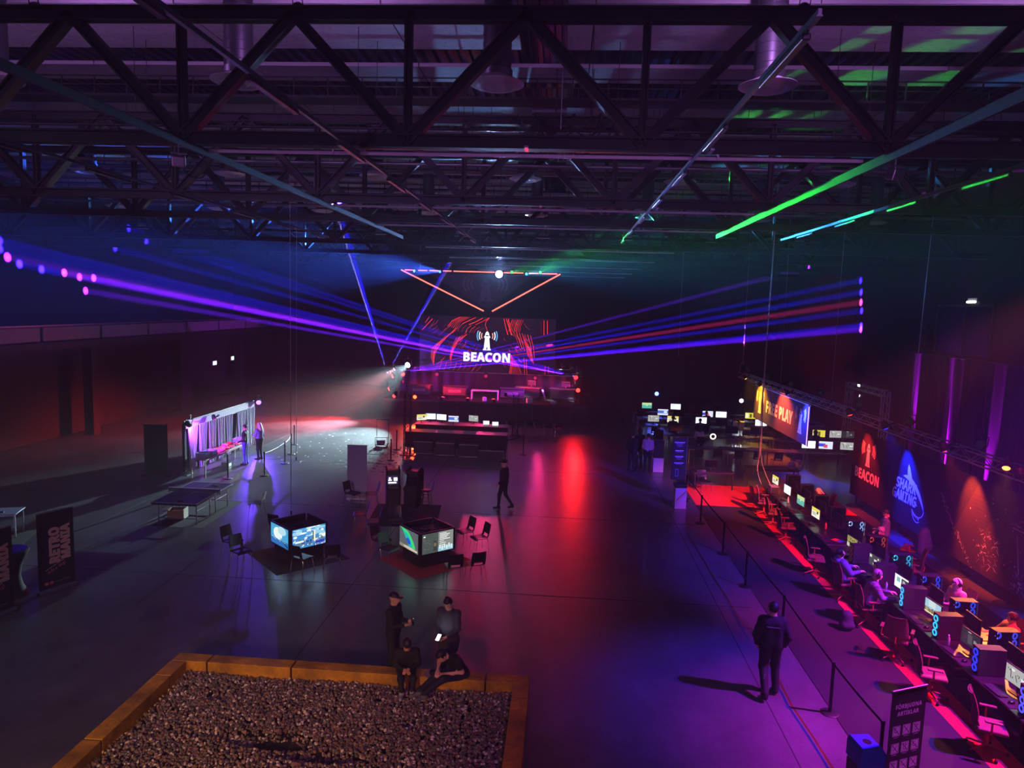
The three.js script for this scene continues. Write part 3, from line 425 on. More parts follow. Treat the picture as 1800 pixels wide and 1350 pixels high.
{
  const T = thing('control_desk', 'long black control desk with a dark cloth front facing the stage', 'desk', [-5.05, 0, -34.4]);
  part('top', rbox(5.0, 0.05, 0.9, 0.01, 0, 0.98, 0), mBlack, T); for (let i = 0; i < 5; i++) part('cloth_panel', box(0.98, 0.72, 0.03, -2 + i * 1.0, 0.6, 0.42), mCloth, T);
  for (const x of [-2.4, -0.8, 0.8, 2.4]) part('leg', box(0.06, 0.96, 0.06, x, 0.48, 0.3), mGalv, T); part('foot_rail', box(4.9, 0.05, 0.05, 0, 0.22, 0.44), mGalv, T);
  const T2 = thing('control_riser', 'dark raised rear row of the control island', 'desk', [-5.1, 0, -36.6]);
  part('top', rbox(4.9, 0.05, 1.0, 0.01, 0, 1.0, 0), mBlack, T2); part('front', box(4.8, 0.95, 0.04, 0, 0.49, 0.44), mCloth, T2); for (const x of [-2.35, 2.35]) part('side', box(0.05, 0.97, 0.9, x, 0.49, 0), mCloth, T2);
  [[-7.25, -36.5, 'page', 0.5, 'cream'], [-6.85, -36.9, 'white', 0.1, 'bright white upper'], [-6.25, -36.8, 'white', -0.2, 'bright white paired'], [-5.55, -36.4, 'blue', 0, 'blue and white'], [-4.55, -36.8, 'sketch', -0.3, 'pale cluttered']].forEach(([x, z, m, a, q]) => monitor(`${q} monitor on the control island`, [x, 1.025, z], a, SCR[m]));
  [[-3.85, -36.6], [-3.35, -36.4]].forEach(([x, z], i) => { const l = thing('laptop', `open laptop on the control island, ${i ? 'right' : 'left'} one`, 'laptop', [x, 1.025, z], 0.1); part('base', rbox(0.34, 0.018, 0.24, 0.006, 0, 0.009, 0), mSteel, l); const d = part('lid', rbox(0.34, 0.22, 0.012, 0.005, 0, 0.12, -0.13, -0.25), mBlack, l); part('screen', mv(new THREE.PlaneGeometry(0.32, 0.19), 0, 0.12, -0.122, -0.25), SCR.white, d); });
  [[-6.55, 'left'], [-5.45, 'middle'], [-4.3, 'right']].forEach(([x, w], i) => { const b = thing('flight_case', `black flight case with metal edges under the control desk, ${w}`, 'flight case', [x, 0, -33.6 + i * 0.15], 0.05); part('body', rbox(0.9, 0.62, 0.5, 0.015, 0, 0.36, 0), mBlack, b); for (const y of [0.07, 0.65]) part('edge', [box(0.92, 0.025, 0.025, 0, y, 0.25), box(0.92, 0.025, 0.025, 0, y, -0.25)], mAlu, b); for (const s of [-0.35, 0.35]) part('caster', cyl(0.035, 0.035, 0.03, s, 0.035, 0.18, 10, 0, 0, Math.PI / 2), mRubber, b); });
  [[-7.3, -33.3, 2.95, 'left of the control desk'], [-2.5, -39.3, 2.35, 'behind the chair row']].forEach(([x, z, h, w]) => {
    const q = thing('truss_tower', `slim black lattice tower with a camera head, ${w}`, 'truss tower', [0, 0, 0]); boxTruss(q, [x, 0.03, z], [x, h, z], 0.29, 0.28, mTruss); part('base_plate', box(0.6, 0.03, 0.6, x, 0.015, z), mTruss, q);
    part('camera_arm', rod([x, h - 0.25, z], [x - 0.55, h - 0.1, z], 0.02, 6), mTruss, q); part('camera_head', rbox(0.16, 0.2, 0.2, 0.03, x - 0.58, h, z), mBlack, q);
  });
  const tr = thing('equipment_trolley', 'black framed equipment trolley with a loaded lower shelf', 'trolley', [-8.95, 0, -34.9], 0.1);
  for (const a of [-0.3, 0.3]) for (const b of [-0.22, 0.22]) part('post', rod([a, 0.08, b], [a, b < 0 ? 1.35 : 0.5, b], 0.016, 6), mBlack, tr);
  part('top_rail', [rod([-0.3, 1.35, -0.22], [0.3, 1.35, -0.22], 0.016, 6), rod([-0.3, 0.5, 0.22], [0.3, 0.5, 0.22], 0.016, 6), rod([-0.3, 0.5, -0.22], [-0.3, 0.5, 0.22], 0.016, 6), rod([0.3, 0.5, -0.22], [0.3, 0.5, 0.22], 0.016, 6)], mBlack, tr); part('shelf', box(0.62, 0.03, 0.48, 0, 0.12, 0), mBlack, tr); part('load', rbox(0.4, 0.2, 0.3, 0.03, -0.05, 0.235, 0), mat(0x6a6064, 0.8), tr);
  for (const a of [-0.26, 0.26]) for (const b of [-0.18, 0.18]) part('wheel', cyl(0.04, 0.04, 0.03, a, 0.04, b, 10, 0, 0, Math.PI / 2), mRubber, tr);
}

// ---------- shell chairs ----------
function shellSheet(profile, wAt, x0, x1, n, th, dish) {   // sheet swept along a side profile [z, y]
  const pos = [], idx = [], m = profile.length, cols = n + 1;
  for (const side of [0, 1]) for (let i = 0; i < m; i++) {
    const a = profile[Math.max(0, i - 1)], b = profile[Math.min(m - 1, i + 1)], L = Math.hypot(b[0] - a[0], b[1] - a[1]) || 1, nz = -(b[1] - a[1]) / L, ny = (b[0] - a[0]) / L;
    for (let j = 0; j <= n; j++) { const u = x0 + (x1 - x0) * j / n, w = wAt(i / (m - 1)), d = dish * u * u - (side ? th : 0); pos.push(u * w, profile[i][1] - ny * d, profile[i][0] - nz * d); }
  }
  const B = m * cols;
  for (let i = 0; i < m - 1; i++) for (let j = 0; j < n; j++) { const p = i * cols + j; idx.push(p, p + 1, p + cols, p + 1, p + cols + 1, p + cols, B + p, B + p + cols, B + p + 1, B + p + 1, B + p + cols, B + p + cols + 1); }
  for (let i = 0; i < m - 1; i++) for (const j of [0, n]) { const p = i * cols + j; idx.push(p, p + cols, B + p, p + cols, B + p + cols, B + p); }
  for (let j = 0; j < n; j++) for (const i of [0, m - 1]) { const p = i * cols + j; idx.push(p, B + p, p + 1, p + 1, B + p, B + p + 1); }
  const g = new THREE.BufferGeometry(); g.setAttribute('position', new THREE.Float32BufferAttribute(pos, 3)); g.setIndex(idx); g.computeVertexNormals(); return g;
}
function makeShellChair(name, label, m) {
  const t = thing(name, label, 'chair');
  part('seat', shellSheet([[0.23, 0.4], [0.21, 0.43], [0.12, 0.445], [0, 0.44], [-0.12, 0.438], [-0.18, 0.45]], (u) => 0.21 + 0.012 * Math.sin(u * 3), -1, 1, 6, 0.014, 0.006), m, t);
  part('backrest', shellSheet([[-0.215, 0.53], [-0.235, 0.6], [-0.255, 0.7], [-0.275, 0.78], [-0.292, 0.83]], (u) => 0.205 - 0.02 * u * u, -1, 1, 6, 0.014, 0.02), m, t);
  for (const s of [-1, 1]) part('back_support', shellSheet([[-0.17, 0.447], [-0.205, 0.48], [-0.22, 0.545]], () => 0.2, s * 0.62, s * 1.0, 2, 0.014, 0.02), m, t);
  for (const a of [-1, 1]) for (const b of [-1, 1]) part('leg', tube([[a * 0.1, 0.425, b * 0.13], [a * 0.17, 0.415, b * 0.16], [a * 0.2, 0.34, b * 0.175], [a * 0.235, 0.0, b * 0.215]], 0.011, 12, 6), mChrome, t);
  part('under_frame', [rod([-0.15, 0.42, 0.15], [0.15, 0.42, 0.15], 0.01, 6), rod([-0.15, 0.42, -0.14], [0.15, 0.42, -0.14], 0.01, 6), rod([-0.15, 0.42, -0.14], [-0.15, 0.42, 0.15], 0.01, 6), rod([0.15, 0.42, -0.14], [0.15, 0.42, 0.15], 0.01, 6)], mChrome, t);
  return t;
}
const mShell = mat(0x0e0e11, 0.42);
const chairSpots = [[-10.1, -22.75, -1.45, 'alone right of the ping-pong table'], [-9.15, -18.95, 1.2, 'rear one of the pair left of the blue screen kiosk'], [-8.55, -18.2, 1.0, 'front one of the pair left of the blue screen kiosk'], [-8.45, -20.55, 2.9, 'half hidden behind the blue screen kiosk'], [-6.75, -18.0, 2.7, 'left one in front of the blue screen kiosk'], [-6.0, -18.2, 3.5, 'right one in front of the blue screen kiosk'],
  [-7.35, -24.5, 1.2, 'left one below the blank roll-up board'], [-6.65, -24.6, -1.2, 'right one below the blank roll-up board'], [-6.35, -22.1, -1.3, 'rear one of the pair between the two kiosks'], [-5.75, -21.4, -1.3, 'front one of the pair between the two kiosks'], [-5.05, -21.6, 0.4, 'behind the left side of the green screen kiosk'],
  [-5.05, -19.7, 1.1, 'rear one left of the green screen kiosk'], [-4.65, -19.05, 1.0, 'front one left of the green screen kiosk'], [-2.75, -20.9, -0.9, 'rear one right of the green screen kiosk'], [-2.25, -20.4, -1.0, 'second one right of the green screen kiosk'], [-2.65, -18.0, 3.5, 'left one in front of the green screen kiosk with bright legs'], [-2.1, -18.25, 3.6, 'right one in front of the green screen kiosk with bright legs'], [-4.75, -25.0, -1.3, 'right of the black game cabinets']];
let chair0;
chairSpots.forEach(([x, z, a, w], i) => { const label = `black shell chair, ${w}`; if (!i) { chair0 = makeShellChair('shell_chair', label, mShell); chair0.position.set(x, 0, z); chair0.rotation.y = a; chair0.userData.group = 'shell chairs around the kiosks'; } else dup(chair0, [x, 0, z], a, label); });
for (let i = 0; i < 9; i++) dup(chair0, [-4.35 + i * 0.53, 0, -39.9 - i * 0.04 + (i === 8 ? 0.25 : 0)], Math.PI + (i === 8 ? 0.3 : 0), `black shell chair facing the stage, ${ORD[i]} from the left in the front row`, 'audience chairs before the stage');
for (let i = 0; i < 4; i++) dup(chair0, [-2.4 + i * 0.56, 0, -40.9], Math.PI, `black shell chair facing the stage, ${ORD[i]} from the left in the second row`, 'audience chairs before the stage');
[[5.95, -28.9, 0.3, 'on the red carpet in front of the small desk'], [7.55, -26.9, 1.7, 'at the far end of the gaming desks']].forEach(([x, z, a, w]) => dup(chair0, [x, 0, z], a, `shell chair ${w}`, 'shell chairs on the red carpet'));

// bar stool
{ const s = thing('bar_stool', 'black bar stool with a round ring foot beside the game cabinets', 'bar stool', [-4.62, 0, -24.2]); part('seat', lathe([[0, 0.76], [0.15, 0.76], [0.17, 0.74], [0.16, 0.71], [0, 0.7]], 20), mBlack, s); for (let i = 0; i < 4; i++) { const a = i * H2 + 0.4; part('leg', rod([Math.cos(a) * 0.1, 0.71, Math.sin(a) * 0.1], [Math.cos(a) * 0.24, 0, Math.sin(a) * 0.24], 0.012, 6), mBlack, s); } part('foot_ring', torus(0.185, 0.01, 0, 0.28, 0, H2, 0, 0, 24), mBlack, s); part('ring', torus(0.13, 0.008, 0, 0.55, 0, H2, 0, 0, 24), mBlack, s); }

// ---------- screen kiosks ----------
const TXT = {
  sea: canvasTex(512, 288, (c, w, h) => { c.fillStyle = '#4aa6d8'; c.fillRect(0, 0, w, h); c.fillStyle = '#e8f6f4'; c.beginPath(); c.ellipse(210, 120, 130, 90, 0, 0, 7); c.fill(); c.fillStyle = '#b8e0ec'; c.beginPath(); c.ellipse(330, 60, 120, 60, 0, 0, 7); c.fill(); c.fillStyle = '#2c70b8'; c.fillRect(0, 200, w, 88); c.fillStyle = '#12365e'; c.beginPath(); c.moveTo(250, 160); c.lineTo(500, 250); c.lineTo(500, 280); c.lineTo(380, 230); c.fill(); c.fillStyle = '#d8f0f8'; for (let i = 0; i < 9; i++) c.fillRect(30 + i * 44, 190 + (i % 3) * 12, 40, 6); }),
  ruin: canvasTex(512, 288, (c, w, h) => { c.fillStyle = '#3f8ed0'; c.fillRect(0, 0, w, h); for (let i = 0; i < 26; i++) { c.fillStyle = ['#9ad4ee', '#d8f2f4', '#58a8e0', '#f4fbf2'][i % 4]; c.beginPath(); c.ellipse(rnd() * w, rnd() * 160, 20 + rnd() * 60, 10 + rnd() * 22, 0, 0, 7); c.fill(); } for (let i = 0; i < 60; i++) { c.fillStyle = ['#e8f0d8', '#6a7890', '#b8c8d8', '#3a4a8a', '#f8fae8', '#7a7458'][i % 6]; c.fillRect(rnd() * w, 150 + rnd() * 130, 10 + rnd() * 36, 8 + rnd() * 28); } c.fillStyle = '#5a4a48'; c.fillRect(312, 70, 14, 130); c.fillStyle = '#eef4e0'; c.fillRect(326, 60, 26, 150); c.fillStyle = '#f6fbff'; c.fillRect(40, 180, 130, 26); bars(c, 14, 14, 1, 150, 10, '#e8f4ff'); bars(c, 60, 54, 2, 140, 9, '#e8f4ff', 3); c.fillStyle = '#3a38b0'; c.fillRect(360, 220, 140, 40); }),
  aurora: canvasTex(512, 288, (c, w, h) => { c.fillStyle = '#5a6266'; c.fillRect(0, 0, w, h); c.fillStyle = '#38d878'; c.beginPath(); c.moveTo(30, 0); c.lineTo(230, 20); c.bezierCurveTo(330, 80, 420, 160, 440, 240); c.lineTo(330, 250); c.bezierCurveTo(280, 150, 140, 70, 30, 0); c.fill(); c.fillStyle = '#20b8b0'; c.beginPath(); c.moveTo(90, 40); c.lineTo(230, 70); c.bezierCurveTo(300, 130, 350, 190, 360, 240); c.lineTo(250, 230); c.bezierCurveTo(220, 150, 130, 110, 90, 40); c.fill(); c.fillStyle = '#2058d0'; c.beginPath(); c.ellipse(250, 165, 62, 38, 0.5, 0, 7); c.fill(); c.fillStyle = '#8a8478'; c.fillRect(0, 238, w, 50); c.fillStyle = '#c8c0a8'; c.beginPath(); c.ellipse(280, 262, 170, 22, 0, 0, 7); c.fill(); c.fillStyle = '#fff'; c.fillRect(440, 258, 40, 14); }),
  menu: canvasTex(512, 288, (c, w, h) => { c.fillStyle = '#4a5450'; c.fillRect(0, 0, w, h); for (let i = 0; i < 60; i++) { c.fillStyle = ['#56605a', '#3e4844', '#6a726a'][i % 3]; c.fillRect(rnd() * 270, rnd() * h, 30, 8); } c.fillStyle = '#8a9088'; c.fillRect(262, 0, 250, h); c.fillStyle = '#3a3c3a'; c.fillRect(180, 120, 60, 150); c.fillStyle = '#7a7058'; c.fillRect(190, 150, 40, 50); bars(c, 285, 24, 5, 190, 11, '#f4f2f0', 2); bars(c, 285, 140, 3, 120, 10, '#e8e8e8', 2.6); c.fillStyle = '#98c8d8'; c.fillRect(262, 220, 250, 68); c.fillStyle = '#e0f0f4'; for (let i = 0; i < 6; i++) c.fillRect(280 + i * 38, 190 + (i % 2) * 20, 24, 60); c.fillStyle = '#fff'; c.fillRect(20, 30, 30, 18); }),
};
function kiosk(label, x, z, turn, texA, texB, deck, power) {
  const t = thing('screen_kiosk', label, 'kiosk', [x, 0, z], turn);
  part('plinth', rbox(1.2, 0.5, 1.2, 0.015, 0, 0.25, 0), mBlack, t); part('deck', box(1.28, 0.03, 1.28, 0, 0.98, 0), deck, t); part('core', box(1.0, 0.5, 1.0, 0, 0.73, 0), mBlack, t);
  for (let i = 0; i < 4; i++) {
    const s = new THREE.Group(); s.name = 'television'; s.rotation.y = i * H2; t.add(s);
    part('bezel', rbox(1.3, 0.76, 0.06, 0.012, i > 1 ? (i === 2 ? -0.03 : 0.03) : 0, 0.84, 0.68), mBlackGloss, s);
    part('screen', mv(new THREE.PlaneGeometry(1.22, 0.68), 0, 0.84, 0.7115), i === 0 ? screenMat(texA, 1.05) : i === 1 ? screenMat(texB, 1.05) : SCR.off, s);
  }
  for (const a of [-0.64, 0.64]) part('corner_post', box(0.09, 0.72, 0.09, a, 0.83, 0.64), mBlack, t);
  part('cable', tube([[-0.45, 0.45, 0.54], [-0.5, 0.1, 0.6], [-0.7, 0.015, 0.75], [-0.95, 0.01, 0.7]], 0.012, 20, 5), mCable, t);
  t.scale.setScalar(0.83); const c = Math.cos(turn), s = Math.sin(turn);
  panelLight(power[0], power[2], 1.0, 0.55, [x + s * 0.61, 0.7, z + c * 0.61], [x + s * 9, 0.7, z + c * 9]);
  panelLight(power[1], power[2], 1.0, 0.55, [x + c * 0.61, 0.7, z - s * 0.61], [x + c * 9, 0.7, z - s * 9]);
  const b = thing('game_console', `small dark console lying on top of the kiosk ${label.includes('blue') ? 'with blue screens' : 'with the green swirl screen'}`, 'console', [x - 0.1, 0.828, z - 0.1], turn + 0.3); part('body', rbox(0.3, 0.06, 0.22, 0.015, 0, 0.03, 0), mBlackGloss, b); part('cable', tube([[0.1, 0.03, -0.1], [0.2, 0.02, -0.25], [0.05, 0.01, -0.38]], 0.008, 12, 5), mCable, b);
}
kiosk('black kiosk of four televisions with bright blue screens', -7.32, -19.25, -0.715, TXT.sea, TXT.ruin, mBlack, [0xa8d8f0, 0x9cc4f0, 1.0]);
kiosk('black kiosk of four televisions, one with a green swirl', -3.66, -19.45, -0.83, TXT.aurora, TXT.menu, mat(0x3a2c38, 0.6), [0x90c8b8, 0xa8b8b8, 0.7]);
const mat1 = (name, label, g, m) => { const o = single(name, g, m, label, 'mat'); o.userData.kind = undefined; delete o.userData.kind; return o; };
mat1('floor_mat', 'black square floor mat under the blue screen kiosk', rbox(2.15, 0.004, 2.15, 0.001, -7.32, 0.002, -19.2, 0, 0.78, 0), mat(0x0c0c0f, 0.95));
mat1('floor_mat', 'dark red square floor mat under the green swirl kiosk', rbox(2.05, 0.004, 2.05, 0.001, -3.62, 0.002, -19.4, 0, 0.78, 0), mat(0x8a1420, 0.95));
mat1('floor_mat', 'black floor mat under the ping-pong table', rbox(2.0, 0.004, 3.1, 0.001, -12.2, 0.002, -22.6, 0, 0.03, 0), mat(0x0c0c10, 0.95));

// ---------- black game cabinets ----------
[[-5.95, -24.75, 0.35, 'left'], [-5.2, -24.8, -0.25, 'right']].forEach(([x, z, a, w], i) => {
  const t = thing('game_cabinet', `black upright game cabinet, ${w} of the back-to-back pair`, 'game cabinet', [x, 0, z], a);
  const prof = [[-0.4, 0], [0.38, 0], [0.38, 0.75], [0.5, 0.82], [0.46, 0.9], [0.22, 0.98], [0.1, 1.45], [0.26, 1.52], [0.2, 1.66], [-0.25, 1.78], [-0.4, 1.62]];
  for (const s of [-0.3, 0.28]) part('side_panel', prism(prof, 0.03, 0.004).rotateY(-H2).scale(-1, 1, 1).translate(s + 0.03, 0, 0), mat(0x0d0d12, 0.5), t);
  part('body', [box(0.56, 0.8, 0.7, 0, 0.4, -0.02), box(0.56, 0.85, 0.4, 0, 1.2, -0.18)], mBlack, t); part('control_panel', rbox(0.56, 0.05, 0.3, 0.01, 0, 0.9, 0.34, 0.2), mDark, t); part('marquee', box(0.56, 0.14, 0.06, 0, 1.6, 0.2, -0.25), mDark, t);
  if (!i) { const tex = canvasTex(256, 192, (c, w2, h2) => { c.fillStyle = '#20203a'; c.fillRect(0, 0, w2, h2); c.fillStyle = '#fff'; c.beginPath(); c.arc(60, 50, 26, 0, 7); c.fill(); c.fillRect(24, 78, 80, 30); c.fillRect(150, 34, 86, 78); c.fillRect(24, 134, 190, 34); }); part('screen', mv(new THREE.PlaneGeometry(0.5, 0.38), 0, 1.2, 0.17, -0.22), screenMat(tex, 1.6), t); }
  else part('screen', mv(new THREE.PlaneGeometry(0.5, 0.38), 0, 1.2, 0.17, -0.22), SCR.off, t);
  t.scale.setScalar(0.78); part('joystick', [cyl(0.008, 0.008, 0.09, -0.1, 0.97, 0.34, 6), sph(0.022, -0.1, 1.02, 0.34)], mChrome, t);
});
single('dark_mat', rbox(2.3, 0.004, 2.6, 0.001, -5.2, 0.002, -23.6, 0, 0.1, 0), mat(0x14141a, 0.9), 'dark floor mat in front of the game cabinets', 'mat');

// ---------- roll-up banners ----------
const retro = canvasTex(512, 1240, (c, w, h) => {
  c.fillStyle = '#17171d'; c.fillRect(0, 0, w, h);
  c.save(); c.translate(300, 850); c.rotate(-H2); c.textAlign = 'left'; c.lineJoin = 'round';
  const word = (s, x, y, sz, mw) => { c.font = `bold ${sz}px sans-serif`; for (let k = 0; k < 3; k++) { c.lineWidth = [30, 20, 8][k]; c.strokeStyle = ['#5a302c', '#c89078', '#e8b8a0'][k]; c.strokeText(s, x, y, mw); } c.fillStyle = '#d8a088'; c.fillText(s, x, y, mw); };
  word('RETRO', 0, 0, 190, 730); word('MANIA', 34, 148, 168, 690); c.restore();
  c.save(); c.translate(120, 1010); c.rotate(-0.42); c.font = 'bold 66px sans-serif'; c.fillStyle = '#d86a7a'; c.fillText('nära dig!', 20, 0); c.fillStyle = '#b8889a'; for (let i = 0; i < 5; i++) c.fillRect(10 + i * 58, -84, 48, 16); c.restore();
  c.fillStyle = '#e05a5a'; c.fillRect(80, 1130, 50, 46); c.fillRect(150, 1130, 50, 46); c.fillStyle = '#6a6a72'; c.fillRect(215, 1144, 220, 12);
});
function rollUp(label, pos, turn, front, w = 0.85, h = 2.0) {
  const t = thing('roll_up_banner', label, 'roll-up banner', pos, turn); part('cassette', rbox(w + 0.04, 0.08, 0.16, 0.02, 0, 0.05, 0), mAlu, t); part('sheet', box(w, h - 0.1, 0.008, 0, h / 2 + 0.05, 0), mat(0x5a5566, 0.8), t);
  if (front) part('print', mv(new THREE.PlaneGeometry(w, h - 0.1), 0, h / 2 + 0.05, 0.0055), front, t); part('top_bar', rbox(w + 0.02, 0.03, 0.03, 0.01, 0, h + 0.005, 0), mAlu, t); part('pole', rod([0, 0.08, -0.03], [0, h, -0.02], 0.012, 6), mAlu, t);
  part('foot', [box(0.04, 0.02, 0.36, -w * 0.35, 0.01, 0), box(0.04, 0.02, 0.36, w * 0.35, 0.01, 0)], mAlu, t); return t;
}
const mRetro = printMat(retro);
rollUp('black roll-up banner with RETRO MANIA lettering, fully in view', [-12.17, 0, -16.0], 1.13, mRetro);
rollUp('black roll-up banner with RETRO MANIA lettering, cut by the left picture edge', [-12.42, 0, -14.4], 1.35, mRetro);
rollUp('blank grey back of a roll-up banner behind the chairs', [-7.35, 0, -25.1], 0.08, mat(0x8a8696, 0.8), 0.72, 2.05);
{ const t = thing('high_table', 'high round table under a black stretch cover between the roll-up banners', 'table', [-13.0, 0, -15.55]); part('cover', lathe([[0, 1.12], [0.38, 1.12], [0.4, 1.1], [0.38, 1.04], [0.24, 0.75], [0.2, 0.5], [0.25, 0.25], [0.36, 0.02], [0.36, 0]], 28), mat(0x060608, 0.85), t); part('table_top', cyl(0.37, 0.37, 0.02, 0, 1.13, 0, 28), mBlackGloss, t); }
plainTable('folding_table', 'pale folding table at the far left edge', 'table', [-16.9, 0, -19.4], 0.35, 1.8, 0.75, 0.74, mat(0x8a86a0, 0.5), mSteel);
{ const c = thing('cable_puck', 'small dark puck on the pale folding table', 'puck', [-16.4, 0.742, -19.4]); part('body', cyl(0.05, 0.055, 0.03, 0, 0.015, 0, 14), mBlack, c); part('button', cyl(0.02, 0.02, 0.008, 0, 0.034, 0, 10), mDark, c); }
single('dark_mat', rbox(2.2, 0.004, 1.6, 0.001, -16.6, 0.002, -19.0, 0, 0.35, 0), mat(0x121116, 0.9), 'dark mat under the pale folding table', 'mat');

// ---------- ping-pong table ----------
{
  const t = thing('ping_pong_table', 'dark blue ping-pong table with white edge lines and a net', 'ping-pong table', [-12.12, 0, -22.45], 0.02);
  part('table_top', rbox(1.5, 0.03, 2.7, 0.006, 0, 0.745, 0), mat(0x1c1e38, 0.35), t);
  const mL = mat(0xd8d8e0, 0.5); part('edge_line', [box(0.025, 0.002, 2.7, -0.735, 0.7612, 0), box(0.025, 0.002, 2.7, 0.735, 0.7612, 0), box(1.5, 0.002, 0.025, 0, 0.7612, -1.335), box(1.5, 0.002, 0.025, 0, 0.7612, 1.335)], mL, t); part('centre_line', box(0.006, 0.002, 2.65, 0, 0.7612, 0), mL, t);
  part('net', box(1.78, 0.13, 0.01, 0, 0.83, 0), mat(0x30303c, 0.9, 0, { transparent: true, opacity: 0.6 }), t); part('net_tape', box(1.78, 0.02, 0.014, 0, 0.902, 0), mL, t); for (const s of [-0.88, 0.88]) part('net_post', rod([s, 0.72, 0], [s, 0.91, 0], 0.012, 6), mBlack, t);
  for (const a of [-0.62, 0.62]) for (const b of [-1.1, -0.2, 0.2, 1.1]) part('leg', rod([a, 0.73, b], [a, 0.012, b], 0.018, 6), mSteel, t);
  part('leg_rail', [rod([-0.62, 0.2, -1.1], [0.62, 0.2, -1.1], 0.014, 6), rod([-0.62, 0.2, 1.1], [0.62, 0.2, 1.1], 0.014, 6), rod([-0.62, 0.45, 0.2], [-0.62, 0.45, 1.1], 0.012, 6), rod([0.62, 0.45, 0.2], [0.62, 0.45, 1.1], 0.012, 6), rod([0.62, 0.45, -1.1], [0.62, 0.45, -0.2], 0.012, 6)], mSteel, t); part('skirt', [box(1.44, 0.05, 0.02, 0, 0.7, 1.3), box(1.44, 0.05, 0.02, 0, 0.7, -1.3), box(0.02, 0.05, 2.6, -0.72, 0.7, 0), box(0.02, 0.05, 2.6, 0.72, 0.7, 0)], mDark, t);
  [[-12.0, -21.35, 'near'], [-11.9, -23.4, 'far']].forEach(([x, z, w]) => { const p = thing('table_tennis_bat', `table tennis bat lying on the ${w} half of the table`, 'bat', [x, 0.762, z], 1.1); part('blade', cyl(0.078, 0.078, 0.012, 0, 0.006, 0, 20), mat(0x1a0a0c, 0.7), p); part('handle', rbox(0.028, 0.02, 0.1, 0.006, 0, 0.01, 0.12), mat(0x6a4a30, 0.6), p); });
  const b = thing('cardboard_box', 'open cardboard box with pale side under the ping-pong table', 'box', [-12.45, 0.005, -22.0], 0.15); const mC = mat(0x8a6a48, 0.85); part('body', [box(0.5, 0.3, 0.02, 0, 0.15, 0.2), box(0.5, 0.3, 0.02, 0, 0.15, -0.2), box(0.02, 0.3, 0.4, -0.25, 0.15, 0), box(0.5, 0.01, 0.4, 0, 0.006, 0)], mC, b); part('side', box(0.02, 0.34, 0.4, 0.25, 0.17, 0), mat(0xc8ccb0, 0.8), b); part('flap', box(0.2, 0.008, 0.4, -0.35, 0.31, 0, 0, 0, 0.2), mC, b);
}
// ---------- stanchions ----------
const postG = { base: lathe([[0, 0.03], [0.06, 0.03], [0.15, 0.022], [0.17, 0.008], [0.17, 0], [0, 0]], 28), pole: cyl(0.03, 0.03, 0.92, 0, 0.48, 0, 14), head: cyl(0.034, 0.034, 0.07, 0, 0.96, 0, 14) };
let post0;
function stanchion(x, z, label, group) {
  if (!post0) { post0 = thing('barrier_post', label, 'barrier post', [x, 0, z], 0, group); part('base', postG.base, mBlack, post0); part('pole', postG.pole, mBlackGloss, post0); part('belt_head', postG.head, mBlack, post0); return post0; }
  return dup(post0, [x, 0, z], 0, label, group);
}
function belt(a, b, sag, m, label, r) { const q = [0, 0.25, 0.5, 0.75, 1].map((u) => [a[0] + (b[0] - a[0]) * u, 0.95 - sag * 4 * u * (1 - u), a[1] + (b[1] - a[1]) * u]); const g = []; if (r) g.push(tube(q, r, 20, 6)); else for (let i = 0; i < 4; i++) g.push(beam(q[i], q[i + 1], 0.006, 0.05)); single('barrier_belt', g, m, label, 'barrier belt'); }
const RP = [[5.0, -27.6], [4.98, -24.4], [5.08, -21.35], [5.12, -18.8], [5.2, -15.85], [5.17, -12.8], [5.25, -10.95]];
RP.forEach(([x, z], i) => stanchion(x, z, `black barrier post beside the gaming walkway, ${ORD[RP.length - 1 - i]} from the bottom picture edge`, 'barrier posts beside the walkway'));
for (let i = 0; i < RP.length - 1; i++) belt(RP[i], RP[i + 1], 0.02, mat(0x0c0c10, 0.8), `black belt between walkway barrier posts, ${ORD[RP.length - 2 - i]} from the bottom picture edge`);
const LP = [[-13.27, -27.2], [-12.1, -28.0], [-12.15, -30.3], [-12.6, -32.2], [-13.3, -34.4]];
LP.forEach(([x, z], i) => stanchion(x, z, `black rope post by the lit merchandise stall, ${ORD[i]} from the left`, 'rope posts by the stall'));
belt(LP[1], LP[2], 0.06, mWhite, 'white rope between the second and third stall posts', 0.02); belt(LP[2], LP[3], 0.08, mWhite, 'white rope between the third and fourth stall posts', 0.02);
[[-7.75, -31.9, 'left of the control desk, nearer'], [-8.05, -34.3, 'left of the control desk, farther'], [-2.55, -33.0, 'right of the control desk, nearer'], [-1.75, -34.4, 'right of the control desk, farther']].forEach(([x, z, w]) => stanchion(x, z, `black barrier post ${w}`, 'barrier posts round the control island'));
belt([-2.55, -33.0], [-1.75, -34.4], 0.03, mCloth, 'dark belt right of the control desk');

